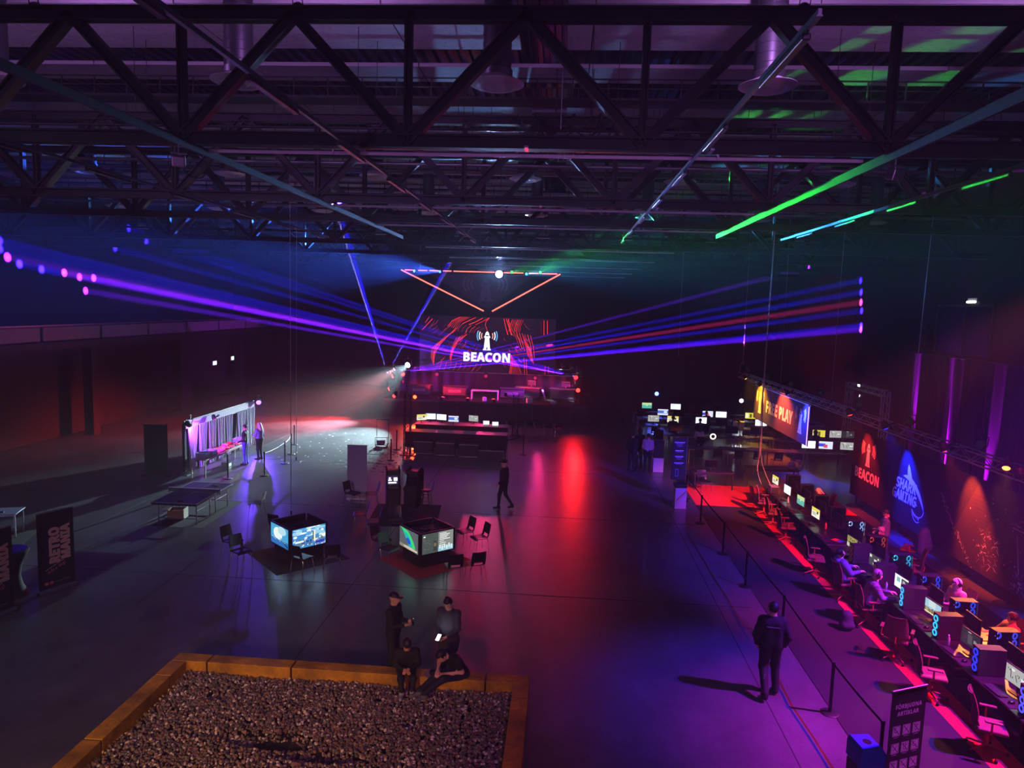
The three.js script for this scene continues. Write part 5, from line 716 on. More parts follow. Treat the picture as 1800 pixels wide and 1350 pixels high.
  lamp('truss_lamp', 'red lamp over the middle of the hanging banner', [10.0, 3.66, -36.4], [11.1, 2.2, -36.0], 0xff5a30, 200, 46, { ...g, glow: 5 });
  lamp('truss_lamp', 'blue lamp over the right lighthouse of the hanging banner', [10.3, 3.66, -33.0], [11.15, 2.2, -32.7], 0x3040ff, 220, 40, { ...g, glow: 5 });
  lamp('truss_wash', 'red wash lamp on the nearest truss aimed at the red carpet end', [10.7, 9.6, -12.1], [7.0, 0, -28.2], 0xff6a48, 3200, 8.5, { group: 'wash lamps on the nearest truss', glow: 0.25, s: 1.4, soft: 1, radius: 4 });
  lamp('truss_wash', 'pink wash lamp on the nearest truss aimed at the far desks', [11.3, 9.6, -12.1], [8.0, 0, -22.8], 0xff2c5c, 1500, 14, { group: 'wash lamps on the nearest truss', glow: 0.25, s: 1.4, soft: 1, radius: 4 });
  lamp('truss_wash', 'violet wash lamp on the nearest truss aimed at the middle desks', [11.9, 9.6, -12.1], [6.9, 0, -18.6], 0x5a28ff, 1700, 17, { group: 'wash lamps on the nearest truss', glow: 0.25, s: 1.4, soft: 1, radius: 4 });
  lamp('truss_wash', 'magenta wash lamp on the nearest truss aimed at the patterned sweater gamer', [12.5, 9.6, -12.1], [7.6, 0, -16], 0xff2060, 1600, 15, { group: 'wash lamps on the nearest truss', glow: 0.25, s: 1.4, soft: 1, radius: 4 });
  lamp('truss_lamp', 'orange lamp on the truss aimed at the orange shirted boy', [11.1, 3.66, -18.2], [9.3, 0.8, -15.2], 0xff8a40, 190, 22, { ...g, glow: 4, soft: 0.7 });
  lamp('truss_wash', 'blue-violet wash lamp on the nearest truss aimed at the near walkway', [10.9, 9.6, -11.9], [5.4, 0, -12.6], 0x4824ff, 2000, 21, { group: 'wash lamps on the nearest truss', glow: 0.25, s: 1.4, soft: 1, radius: 4 });
  lamp('truss_wash', 'pink wash lamp on the nearest truss aimed at the near red strip', [11.6, 9.6, -11.9], [6.4, 0, -11.8], 0xff2460, 1700, 19, { group: 'wash lamps on the nearest truss', glow: 0.25, s: 1.4, soft: 1, radius: 4 });
  lamp('truss_wash', 'violet wash lamp on the nearest truss aimed at the pedestals', [13.0, 9.6, -12.1], [4.4, 0, -29.5], 0x5434ff, 2600, 8, { group: 'wash lamps on the nearest truss', glow: 0.25, s: 1.4, soft: 1, radius: 4 });
  for (let i = 0; i < 7; i++) lamp('truss_lamp', `unlit moving lamp standing on the lamp truss, ${ORD[i]} from the far end`, [11.1 + i * 0.07, 3.92, -43.5 + i * 3.9], [10.2, 4.6, -42 + i * 3.9], 0x406048, 0, 10, { ...g, glow: 0.03, s: 1.3 });
  const h = thing('chain_hoist', 'dark chain hoist at the far end of the lamp truss', 'hoist', [11.0, 3.65, -44.3]); part('body', rbox(0.3, 0.5, 0.3, 0.05, 0, 0.25, 0), mat(0x1c2a26, 0.5), h); part('hook', torus(0.07, 0.015, 0, 0.56, 0, 0, 0, 0, 14), mSteel, h); part('chain_bag', lathe([[0, -0.1], [0.12, -0.08], [0.16, 0.2], [0, 0.22]], 12).translate(0.26, 0, 0), mBlack, h);
  const st = thing('cable_drop', 'pair of pale cables hanging down to the far gaming desk', 'cable', [7.86, 0.75, -28.0]); part('cable', tube([[0, 12.3, -0.25], [0.03, 8, -0.2], [0, 3.2, -0.2], [0.02, 1.9, -0.15], [0, 1.0, -0.1], [-0.12, 0.45, 0.2], [-0.05, 0.0, 0.6]], 0.014, 60, 6), mat(0xb8a8a8, 0.6), st); part('cable', tube([[0.06, 12.3, -0.25], [0.02, 8, -0.22], [0.02, 3.2, -0.2], [0.05, 1.9, -0.15], [0.05, 1.0, -0.1], [0.15, 0.4, 0.25], [0.3, 0.0, 0.6]], 0.014, 60, 6), mat(0xb8a8a8, 0.6), st);
}
// ---------- purple lit curtain and goal-post truss on the right ----------
{
  const pos = [], idx = []; const n = 260; for (let i = 0; i <= n; i++) { const z = -36.4 + i * 0.058, x = 17.0 + 0.13 * Math.sin(i * 0.62) + 0.05 * Math.sin(i * 0.23); pos.push(x, 0.02, z, x + 0.02 * Math.sin(i * 1.1), 5.6, z); if (i) idx.push(i * 2 - 2, i * 2, i * 2 - 1, i * 2 - 1, i * 2, i * 2 + 1); }
  const g = new THREE.BufferGeometry(); g.setAttribute('position', new THREE.Float32BufferAttribute(pos, 3)); g.setIndex(idx); g.computeVertexNormals();
  const t = thing('stage_curtain', 'tall black pleated curtain along the right wall with magenta uplights', 'curtain', [0, 0, 0]); part('cloth', g, mat(0x4a3c52, 0.9, 0, { side: THREE.DoubleSide }), t); part('rail', rod([17, 5.62, -36.5], [17, 5.62, -21], 0.03, 8), mBlack, t); part('rail_bracket', [-36, -31, -26, -21.5].map((z) => box(0.8, 0.05, 0.05, 17.35, 5.62, z)), mBlack, t);
  [[-35.0, 'farthest'], [-31.9, 'middle'], [-28.8, 'nearest']].forEach(([z, w], i) => lamp('curtain_uplight', `magenta uplight at the foot of the black curtain, ${w} one`, [16.72, 0.22, z], [17.1, 5.2, z], 0xd010ff, [2200, 3400, 900][i], 6, { glow: 3, soft: 0.9 }));
  const q = thing('goal_truss', 'aluminium goal-post truss with two white lamps before the right wall', 'truss', [0, 0, 0]); boxTruss(q, [15.6, 0.02, -39.6], [15.6, 3.75, -39.6], 0.28, 0.4, mAlu); boxTruss(q, [15.6, 0.02, -35.2], [15.6, 3.75, -35.2], 0.28, 0.4, mAlu); boxTruss(q, [15.6, 3.6, -39.45], [15.6, 3.6, -35.35], 0.28, 0.4, mAlu);
  [[3.72, -37.9, 'upper'], [3.2, -37.6, 'lower']].forEach(([y, z, w]) => { const e = thing('work_light', `small white work light on the goal-post truss, ${w} one`, 'work light', [15.4, y, z]); part('case', rbox(0.06, 0.16, 0.34, 0.02, 0.03, 0, 0), mBlack, e); part('lamp_glass', box(0.02, 0.12, 0.28, -0.012, 0, 0), glow(0xeef4ff, 2.2), e); part('arm', rod([0.05, 0, 0], [0.15, 0.15, 0], 0.012, 6), mBlack, e); });
  panelLight(0xeef4ff, 6, 0.3, 0.12, [15.35, 3.4, -37.8], [10, 1, -37.8]);
}
// ---------- signs, pedestals and bin along the walkway ----------
{
  const tx = canvasTex(256, 700, (c, w, h) => { c.fillStyle = '#121018'; c.fillRect(0, 0, w, h); const blk = (y, n, k) => { for (let i = 0; i < n; i++) { const ww = (i === 0 ? 190 : 150 - i * 18) * k; c.fillStyle = i === 0 ? '#b8b0d0' : '#7e7898'; c.fillRect(128 - ww / 2, y + i * 24, ww, i === 0 ? 18 : 10); } }; blk(60, 4, 1); blk(200, 2, 0.8); blk(300, 3, 0.8); blk(410, 2, 0.9); c.fillStyle = '#7e7898'; c.fillRect(70, 520, 60, 130); c.fillStyle = '#121018'; c.fillRect(80, 530, 40, 110); });
  const s = thing('info_sign', 'tall black information sign on a thin pole beside the walkway', 'sign', [4.7, 0, -27.2], 0.1); part('panel', rbox(0.56, 1.62, 0.02, 0.005, -0.1, 1.65, 0), mBlack, s); part('print', mv(new THREE.PlaneGeometry(0.54, 1.6), -0.1, 1.65, 0.0115), printMat(tx), s); part('pole', rod([0.2, 0.03, -0.02], [0.2, 2.5, -0.02], 0.018, 8), mSteel, s); part('base', mv(postG.base.clone(), 0.2, 0, -0.02), mBlack, s);
  const p = thing('pedestal', 'white pedestal with a black box on top beside the information sign', 'pedestal', [4.55, 0, -26.3], 0.05); part('body', rbox(0.42, 0.78, 0.42, 0.008, 0, 0.39, 0), mat(0xa8a2b8, 0.5), p); part('lid', rbox(0.43, 0.14, 0.43, 0.02, 0, 0.85, 0), mBlack, p);
  const p2 = thing('pedestal', 'white pedestal beside the group of three people', 'pedestal', [4.5, 0, -32.2], 0.05); part('body', rbox(0.46, 0.62, 0.42, 0.008, 0, 0.31, 0), mat(0xa8a2b8, 0.5), p2); part('cap', rbox(0.48, 0.02, 0.44, 0.006, 0, 0.63, 0), mat(0xa8a2b8, 0.5), p2);
  const bt = thing('black_case', 'tall black case standing on the pedestal by the group', 'case', [4.5, 0.642, -32.2]); part('body', rbox(0.44, 0.8, 0.36, 0.03, 0, 0.4, 0), mBlack, bt); part('handle', torus(0.06, 0.01, 0, 0.82, 0), mBlack, bt);
  const fb = canvasTex(512, 1270, (c, w, h) => {
    c.fillStyle = '#16161c'; c.fillRect(0, 0, w, h); c.fillStyle = '#b8b6c0'; c.font = 'bold 68px sans-serif'; c.textAlign = 'center'; c.fillText('FÖRBJUDNA', w / 2, 210, 430); c.fillText('ARTIKLAR', w / 2, 290, 380);
    for (let r = 0; r < 4; r++) for (let q = 0; q < 3; q++) { const x = 50 + q * 148, y = 400 + r * 200; c.fillStyle = '#a8a6b0'; c.fillRect(x, y, 112, 116); c.fillStyle = '#16161c'; c.fillRect(x + 8, y + 8, 96, 100); c.fillStyle = '#a8a6b0'; c.fillRect(x + 12, y + 12, 88, 92); c.strokeStyle = '#16161c'; c.lineWidth = 9; c.beginPath(); c.moveTo(x + 14, y + 14); c.lineTo(x + 98, y + 102); c.stroke(); c.lineWidth = 7; c.beginPath(); [() => { c.arc(x + 50, y + 50, 24, 0, 5); }, () => { c.moveTo(x + 30, y + 84); c.lineTo(x + 84, y + 28); }, () => { c.rect(x + 36, y + 26, 30, 60); c.moveTo(x + 66, y + 40); c.lineTo(x + 90, y + 30); }][(q + r) % 3](); c.stroke(); c.fillStyle = '#8a8894'; c.fillRect(x + 22, y + 128, 68, 8); }
  });
  rollUp('black sign reading FÖRBJUDNA ARTIKLAR with rows of crossed-out icons', [5.3, 0.0124, -10.35], 0.42, printMat(fb), 0.68, 1.85);
  const bn = thing('recycling_box', 'blue box bin with a round hole in its sloped lid', 'bin', [4.78, 0, -10.4], 0.15); part('body', [box(0.44, 0.72, 0.4, 0, 0.36, 0)], mat(0x9a948c, 0.8), bn); part('blue_hood', prism([[-0.24, 0], [0.24, 0], [0.24, 0.2], [0.16, 0.3], [-0.2, 0.3], [-0.24, 0.24]], 0.44, 0.006).translate(0, 0.7, -0.22), mat(0x1c3c9a, 0.6), bn); part('hole_rim', cyl(0.075, 0.075, 0.006, 0, 1.008, 0, 24), mat(0x060810, 0.9), bn); part('bag', box(0.46, 0.3, 0.42, 0, 0.5, 0), mBlack, bn);
  bn.scale.set(0.82, 0.95, 0.85);
  const sd = plainTable('small_desk', 'small dark desk on the red carpet end', 'desk', [6.35, 0.0064, -29.5], 0.12, 1.7, 0.8, 0.74, mat(0x2a1c20, 0.4), mBlack);
  monitor('dark monitor with a pink lit top edge on the small desk', [6.3, 0.748, -29.4], 0.1, SCR.off);
  const pp = plainTable('bar_table', 'dark table behind the far end of the gaming desks', 'table', [9.1, 0, -30.6], 0, 2.2, 0.7, 0.74, mDark, mBlack);
  const ob = thing('round_speaker', 'small violet lit round speaker on the dark table', 'speaker', [9.9, 0.742, -30.5]); part('body', lathe([[0, 0], [0.12, 0], [0.14, 0.05], [0.14, 0.25], [0.1, 0.32], [0, 0.32]], 18), mat(0x9a90b8, 0.5), ob); part('grille', torus(0.135, 0.01, 0, 0.15, 0, H2, 0, 0, 20), mBlack, ob);
  const cm = thing('computer_case', 'pale computer case on end at the far desk', 'computer', [7.95, DT + 0.013, -26.3]); part('case', rbox(0.3, 0.24, 0.4, 0.01, 0, 0.12, 0), mat(0x9a88a0, 0.5), cm); part('front', box(0.28, 0.22, 0.01, 0, 0.12, 0.203), mBlack, cm);
}
// ---------- free-play tables in the far right ----------
{
  const rows = [[-34.6, 6.2, 15.4, 'nearest'], [-38.0, 5.6, 16, 'second'], [-40.9, 4.9, 16, 'third'], [-43.6, 4.7, 16, 'fourth'], [-46.4, 4.7, 16, 'farthest']];
  rows.forEach(([z, x0, x1, w], r) => { let i = 0; for (let x = x0; x + 1.8 < x1; x += 1.85) plainTable('free_play_table', `dark free-play table, ${ORD[i++]} from the left in the ${w} row`, 'table', [x + 0.9, 0, z], 0, 1.8, 0.75, 0.74, mat(0x241e28, 0.5), mSteel, 'free-play tables'); });
  const Mx = [[5.6, -46.4, 'teal'], [7.45, -46.4, 'white'], [6.25, -43.6, 'blue'], [8.95, -43.6, 'pink'], [9.75, -43.6, 'white'], [11.5, -43.6, 'yellow'], [5.35, -40.9, 'sketch'], [6.45, -40.9, 'page'], [8.05, -40.9, 'white'], [11.4, -40.9, 'white'], [12.9, -40.9, 'grey'], [13.6, -38, 'yellow'], [14.45, -38, 'sketch'], [15.1, -38, 'grey'], [11.95, -34.6, 'white'], [12.75, -34.6, 'pink'], [13.75, -34.6, 'sketch'], [4.95, -43.6, 'off'], [7.2, -43.6, 'off'], [7.25, -40.9, 'off'], [9.2, -40.9, 'off'], [10.1, -40.9, 'off'], [8.6, -46.4, 'off'], [10.2, -46.4, 'off'], [12.4, -43.6, 'off'], [12.2, -38, 'off'], [6.2, -38, 'off'], [7.6, -38, 'off'], [9.1, -38, 'off'], [10.4, -38, 'off']];
  const names = { teal: 'teal screen', white: 'white screen', blue: 'blue and white screen', pink: 'blue, pink and white screen', yellow: 'yellow screen', sketch: 'black and white screen', page: 'cream screen', grey: 'dim grey screen', off: 'black screen' };
  const rowName = (z) => rows.find((r) => Math.abs(r[0] - z) < 0.6)[3], seen = {};
  Mx.forEach(([x, z, s]) => { const k = s + rowName(z); seen[k] = (seen[k] || 0) + 1; const m = monitor(`free-play monitor, ${names[s]}${seen[k] > 1 ? ', ' + ORD[seen[k] - 1] + ' such' : ''} in the ${rowName(z)} table row`, [x, 0.742, z], rr(-0.12, 0.12), SCR[s], 'free-play monitors'); m.scale.setScalar(1.18); });
  [[6.4, -43.2], [8.2, -40.5], [12.9, -37.4]].forEach(([x, z]) => panelLight(0xe8ecf0, 0.7, 0.6, 0.35, [x, 1.1, z + 0.05], [x, 0.9, z + 5]));
  [[9.9, -40.8, 'left'], [10.25, -40.8, 'right']].forEach(([x, z, w]) => { const c = thing('white_tower', `white computer tower beside the bright screens, ${w} of two`, 'computer', [x, 0.742, z + 0.2]); part('case', rbox(0.2, 0.44, 0.4, 0.02, 0, 0.22, 0), mWhite, c); part('front', box(0.16, 0.38, 0.01, 0, 0.22, 0.203), mAlu, c); });
  // near table clutter
  for (let i = 0; i < 9; i++) { const x = 6.5 + i * 0.72; single('tangled_cable', tube(Array.from({ length: 9 }, (_, k) => [x + rr(-0.5, 0.5), 0.756 + rr(0, 0.05) * (k % 2), -34.6 + rr(-0.3, 0.3)]), 0.012, 60, 5), mat([0x6a5a90, 0xa070b0, 0x404060][i % 3], 0.6), `tangled cable on the nearest free-play table row, ${ORD[i]} from the left`, 'cable', 'tangled cables'); }
  const rg = thing('ring_lamp', 'small glowing ring lamp on the nearest free-play table', 'ring lamp', [7.45, 0.742, -34.75]); part('ring_light', torus(0.12, 0.03, 0, 0.52, 0), glow(0xffe0c8, 2.4), rg); part('stem', rod([0, 0, 0], [0, 0.38, 0], 0.012, 6), mBlack, rg); part('foot', cyl(0.09, 0.1, 0.015, 0, 0.008, 0, 16), mBlack, rg);
  for (let i = 0; i < 6; i++) dup(chair0, [6.6 + i * 0.92, 0, -33.85 - (i % 2) * 0.05], Math.PI + rr(-0.3, 0.3), `dark shell chair pushed under the nearest free-play tables, ${ORD[i]} from the left`, 'free-play chairs');
  [5.3, 9.3, 10.3, 12.8, 13.9].forEach((x, i) => dup(chair0, [x, 0, -40.0 + rr(-0.1, 0.1)], Math.PI + rr(-0.3, 0.3), `dark shell chair at the third free-play table row, ${ORD[i]} from the left`, 'free-play chairs'));
  [[6.35, 1.75, -47.6, 0x5060ff, 30, 'blue glowing lamp on a stand at the far free-play corner', 10], [11.8, 1.55, -47.2, 0xe8f0ff, 6, 'small white lamp above the farthest free-play row', 6]].forEach(([x, y, z, c, p, l, gl]) => { const s = thing('lamp_stand', l.replace('lamp', 'lamp stand').replace('lamp stand on a stand', 'stand for the blue lamp').replace('small white lamp stand', 'stand of the white lamp'), 'stand', [x, 0, z - 0.2]); part('pole', rod([0, 0, 0], [0, y, 0], 0.02, 6), mBlack, s); part('foot', cyl(0.2, 0.22, 0.02, 0, 0.01, 0, 16), mBlack, s); lamp('free_play_lamp', l, [x, y, z], [x - 1.5, 1.5, 0], c, p, 40, { glow: gl, s: 1.5, soft: 1 }); });
}

// ---------- people: tapered limbs joined in one distance field, meshed with surface nets ----------
function surfaceNets(fn, lo, hi, c, paint) {
  const n = [0, 1, 2].map((i) => Math.ceil((hi[i] - lo[i]) / c) + 1), [nx, ny, nz] = n, F = new Float32Array(nx * ny * nz), B = 6;
  for (let z = 0; z < nz; z += B) for (let y = 0; y < ny; y += B) for (let x = 0; x < nx; x += B) {
    const m = fn(lo[0] + (x + B / 2) * c, lo[1] + (y + B / 2) * c, lo[2] + (z + B / 2) * c), far = Math.abs(m) > B * c * 1.15;
    for (let k = z; k < Math.min(nz, z + B); k++) for (let j = y; j < Math.min(ny, y + B); j++) for (let i = x; i < Math.min(nx, x + B); i++) F[(k * ny + j) * nx + i] = far ? m : fn(lo[0] + i * c, lo[1] + j * c, lo[2] + k * c);
  }
  const id = new Int32Array(nx * ny * nz).fill(-1), pos = [], idx = [], S = [1, nx, nx * ny];
  for (let k = 0; k < nz - 1; k++) for (let j = 0; j < ny - 1; j++) for (let i = 0; i < nx - 1; i++) {
    const o = (k * ny + j) * nx + i; let mask = 0; for (let q = 0; q < 8; q++) if (F[o + (q & 1) + ((q >> 1) & 1) * nx + (q >> 2) * nx * ny] < 0) mask |= 1 << q;
    if (mask === 0 || mask === 255) continue;
    let sx = 0, sy = 0, sz = 0, ct = 0;
    for (let a = 0; a < 8; a++) for (const d of [1, 2, 4]) { const b = a | d; if (b === a || (((mask >> a) & 1) === ((mask >> b) & 1))) continue; const fa = F[o + (a & 1) + ((a >> 1) & 1) * nx + (a >> 2) * nx * ny], fb = F[o + (b & 1) + ((b >> 1) & 1) * nx + (b >> 2) * nx * ny], t = fa / (fa - fb); sx += (a & 1) + (d === 1 ? t : 0); sy += ((a >> 1) & 1) + (d === 2 ? t : 0); sz += (a >> 2) + (d === 4 ? t : 0); ct++; }
    id[o] = pos.length / 3; pos.push(lo[0] + (i + sx / ct) * c, lo[1] + (j + sy / ct) * c, lo[2] + (k + sz / ct) * c);
  }
  for (let k = 1; k < nz - 1; k++) for (let j = 1; j < ny - 1; j++) for (let i = 1; i < nx - 1; i++) {
    const o = (k * ny + j) * nx + i, s = F[o] < 0;
    for (let a = 0; a < 3; a++) { if ((F[o + S[a]] < 0) === s) continue; const u = S[(a + 1) % 3], v = S[(a + 2) % 3], p = id[o], q = id[o - u], r = id[o - u - v], t = id[o - v]; if (p < 0 || q < 0 || r < 0 || t < 0) continue; if (s) idx.push(p, q, r, p, r, t); else idx.push(p, r, q, p, t, r); }
  }
  const N = [], col = [], e = c * 0.5, C = pos.length / 3;
  for (let i = 0; i < C; i++) { const x = pos[i * 3], y = pos[i * 3 + 1], z = pos[i * 3 + 2]; let a = fn(x + e, y, z) - fn(x - e, y, z), b = fn(x, y + e, z) - fn(x, y - e, z), d = fn(x, y, z + e) - fn(x, y, z - e); const L = Math.hypot(a, b, d) || 1; N.push(a / L, b / L, d / L); if (paint) col.push(...paint(x, y, z)); }
  const g = new THREE.BufferGeometry(); g.setAttribute('position', new THREE.Float32BufferAttribute(pos, 3)); g.setAttribute('normal', new THREE.Float32BufferAttribute(N, 3)); if (paint) g.setAttribute('color', new THREE.Float32BufferAttribute(col, 3)); g.setIndex(idx); return g;
}
// a bone is [a, b, ra, rb, colour index]
function field(bones, k) {
  const P = bones.map(([a, b, ra, rb]) => { const d = [b[0] - a[0], b[1] - a[1], b[2] - a[2]]; return [...a, ...d, 1 / Math.max(1e-9, d[0] ** 2 + d[1] ** 2 + d[2] ** 2), ra, rb - ra]; });
  const one = (p, x, y, z) => { const X = x - p[0], Y2 = y - p[1], Z2 = z - p[2]; let h = (X * p[3] + Y2 * p[4] + Z2 * p[5]) * p[6]; h = h < 0 ? 0 : h > 1 ? 1 : h; return Math.sqrt((X - p[3] * h) ** 2 + (Y2 - p[4] * h) ** 2 + (Z2 - p[5] * h) ** 2) - p[7] - p[8] * h; };
  const fn = (x, y, z) => { let d = 1e3; for (const p of P) { const q = one(p, x, y, z), h = Math.max(k - Math.abs(d - q), 0) / k; d = Math.min(d, q) - h * h * k * 0.25; } return d; };
  fn.who = (x, y, z) => { let d = 1e3, w = 0; P.forEach((p, i) => { const q = one(p, x, y, z); if (q < d) { d = q; w = bones[i][4]; } }); return w; };
  return fn;
}
const lin = (hex) => new THREE.Color(hex).toArray();
const v3 = { add: (a, b, s = 1) => [a[0] + b[0] * s, a[1] + b[1] * s, a[2] + b[2] * s], sub: (a, b) => [a[0] - b[0], a[1] - b[1], a[2] - b[2]], nrm: (a) => { const l = Math.hypot(...a) || 1; return a.map((x) => x / l); }, cross: (a, b) => [a[1] * b[2] - a[2] * b[1], a[2] * b[0] - a[0] * b[2], a[0] * b[1] - a[1] * b[0]], mix: (a, b, t) => a.map((x, i) => x + (b[i] - x) * t) };
const STAND = { pel: [0, 0.95, 0], chest: [0, 1.28, 0.01], neck: [0, 1.46, 0], head: [0, 1.62, 0.015], shL: [0.175, 1.4, 0], elL: [0.235, 1.13, -0.03], wrL: [0.25, 0.89, 0.04], shR: [-0.175, 1.4, 0], elR: [-0.235, 1.13, -0.03], wrR: [-0.25, 0.89, 0.04], knL: [0.1, 0.51, 0.02], anL: [0.105, 0.09, -0.02], knR: [-0.1, 0.51, 0.02], anR: [-0.105, 0.09, -0.02] };
const SIT = { pel: [0, 0.57, 0], chest: [0, 0.9, 0.02], neck: [0, 1.08, 0.03], head: [0, 1.24, 0.06], shL: [0.175, 1.02, 0.02], elL: [0.24, 0.76, 0.1], wrL: [0.14, 0.79, 0.33], shR: [-0.175, 1.02, 0.02], elR: [-0.24, 0.76, 0.1], wrR: [-0.14, 0.79, 0.33], knL: [0.12, 0.55, 0.42], anL: [0.13, 0.09, 0.4], knR: [-0.12, 0.55, 0.42], anR: [-0.13, 0.09, 0.4] };
function person(label, pos, turn, o) {
  const J = { ...(o.sit ? SIT : STAND), ...o.J }, s = o.h / 1.75, fat = o.fat || 1, C = { skin: 0xc8957a, top: 0x111116, legs: 0x101018, shoe: 0x18181c, hair: 0x1a1210, ...o.C }, cell = o.cell || 0.014;
  const cols = [C.skin, C.top, C.legs, C.shoe, C.hair, C.sole || C.shoe].map(lin);
  const t = thing('person', label, 'person', pos, turn); t.scale.setScalar(s);
  const bones = [], P = (a, b, ra, rb, c) => bones.push([a, b, ra, rb, c]), m = v3.mix;
  const pel = J.pel, up = v3.nrm(v3.sub(J.chest, pel)); const bulk = 0.012 * fat, looseT = (o.loose || 0);
  for (const q of [1, -1]) { const S = q > 0 ? J.shL : J.shR, hip = [pel[0] + q * 0.085, pel[1] - 0.01, pel[2]]; P(v3.add(hip, up, 0.06), m(J.chest, S, 0.5), 0.098 + bulk + looseT, 0.1 + bulk + looseT, 1); P(hip, v3.add(hip, up, 0.06), 0.1 + bulk, 0.1 + bulk, 2); }
  P(v3.add(pel, up, 0.08), m(J.chest, J.neck, 0.5), 0.105 + bulk, 0.09 + bulk, 1); P(J.shL, J.shR, 0.068 + looseT * 0.5, 0.068 + looseT * 0.5, 1); P(m(J.chest, J.neck, 0.7), J.neck, 0.08, 0.062, 1); P(J.neck, m(J.neck, J.head, 0.6), 0.052, 0.05, 0);
  if (o.hoodDown) P(v3.add(J.neck, [0.05, -0.03, -0.08]), v3.add(J.neck, [-0.05, -0.03, -0.08]), 0.065, 0.065, 1);
  const short = o.sleeve === 'short';
  for (const q of ['L', 'R']) {
    const S = J['sh' + q], E = J['el' + q], W = J['wr' + q]; const mid = m(S, E, 0.6);
    P(S, mid, 0.062 + looseT, 0.052 + looseT, 1); P(mid, E, short ? 0.041 : 0.05 + looseT * 0.6, short ? 0.037 : 0.045 + looseT * 0.6, short ? 0 : 1); P(E, m(E, W, 0.93), short ? 0.038 : 0.046 + looseT * 0.5, short ? 0.027 : 0.036 + looseT * 0.4, short ? 0 : 1);
    const hip = [pel[0] + (q === 'L' ? 0.09 : -0.09), pel[1] - 0.02, pel[2]], K = J['kn' + q], A = J['an' + q];
    P(hip, K, 0.092 + bulk, 0.064 + (o.baggy || 0), 2); P(K, v3.add(A, [0, 0.02, 0]), 0.064 + (o.baggy || 0), 0.046 + (o.baggy || 0), 2);
    const f = J['toe' + q] || v3.add(A, [q === 'L' ? 0.03 : -0.03, -0.055, 0.17]); P(v3.add(A, [0, -0.045, -0.03]), v3.add(A, [0, 0, 0]), 0.044, 0.045, 3); P(v3.add(A, [0, -0.045, -0.02]), f, 0.042, 0.034, 3);
  }
  const bf = field(bones, 0.045), lo = [9, 9, 9], hi = [-9, -9, -9]; for (const [a, b, ra, rb] of bones) for (const p of [a, b]) for (let i = 0; i < 3; i++) { lo[i] = Math.min(lo[i], p[i] - Math.max(ra, rb) - 0.03); hi[i] = Math.max(hi[i], p[i] + Math.max(ra, rb) + 0.03); }
  const trim = o.trim && lin(o.trim);
  const geos = [surfaceNets(bf, lo, hi, cell, (x, y, z) => { const w = bf.who(x, y, z); if (w === 3 && C.sole && y < 0.035) return cols[5]; if (o.pattern && w === 1 && (Math.floor(x * 22 + Math.sin(y * 30)) + Math.floor(y * 26 + Math.sin(x * 20))) % 2 === 0) return trim; return cols[w]; })];
  // hands
  for (const q of ['L', 'R']) {
    const E = J['el' + q], W = J['wr' + q], d = v3.nrm(v3.sub(W, E)), sg = q === 'L' ? 1 : -1; let n = o['palm' + q] || (Math.abs(d[1]) > 0.7 ? [-sg, 0, 0.2] : [0, -1, 0]); const dn = d[0] * n[0] + d[1] * n[1] + d[2] * n[2]; n = v3.nrm(v3.add(n, d, -dn)); const w = v3.nrm(v3.cross(d, n)), ws = (w[0] * (Math.abs(d[1]) > 0.7 ? 0 : -sg) + w[2] * (Math.abs(d[1]) > 0.7 ? 1 : 0)) >= 0 ? w : w.map((x) => -x);
    const hb = [], at = (a, b2, c2) => v3.add(v3.add(v3.add(W, d, a), ws, b2), n, c2), curl = o.curl ?? 0.5;
    hb.push([at(-0.02, 0, 0), at(0.02, 0, 0), 0.026, 0.026, 0]); for (const b2 of [-0.024, 0, 0.024]) hb.push([at(0.015, b2 * 0.7, 0), at(0.082, b2, 0), 0.017, 0.014, 0]);
    [[-0.03, 0.85], [-0.01, 1], [0.011, 1.05], [0.031, 0.95]].forEach(([b2, l]) => { let p = at(0.088, b2, 0), a = curl * 0.6; for (let i = 0; i < 3; i++) { const st = [0.036, 0.026, 0.02][i] * l, e = v3.add(v3.add(p, d, Math.cos(a) * st), n, Math.sin(a) * st); hb.push([p, e, 0.0095 - i * 0.0008, 0.0088 - i * 0.0008, 0]); p = e; a += curl * 0.8; } });
    const t0 = at(0.02, 0.028, 0.004), t1 = at(0.052, 0.052, 0.018), t2 = at(0.082, 0.056, 0.03 + curl * 0.01); hb.push([t0, t1, 0.013, 0.0105, 0], [t1, t2, 0.0105, 0.0085, 0]);
    const hf = field(hb, 0.008), c2 = at(0.07, 0, 0.02); geos.push(surfaceNets(hf, c2.map((v) => v - 0.13), c2.map((v) => v + 0.13), Math.max(0.0045, cell * 0.36), () => cols[0]));
  }
  // head with face
  const hy = o.yaw || 0, hp = o.pitch || 0, cy = Math.cos(hy), sy = Math.sin(hy), cp = Math.cos(hp), sp = Math.sin(hp), H = J.head, HS = o.headScale || 1;
  const toHead = (x, y, z) => { x = (x - H[0]) / HS; y = (y - H[1]) / HS; z = (z - H[2]) / HS; const x1 = x * cy - z * sy, z1 = x * sy + z * cy; return [x1, y * cp + z1 * sp, -y * sp + z1 * cp]; };
  const ell = (p, c, r) => { const a = (p[0] - c[0]) / r[0], b = (p[1] - c[1]) / r[1], d = (p[2] - c[2]) / r[2], k = Math.sqrt(a * a + b * b + d * d); return (k - 1) * Math.min(...r); };
  const sm = (a, b, k) => { const h = Math.max(k - Math.abs(a - b), 0) / k; return Math.min(a, b) - h * h * k * 0.25; };
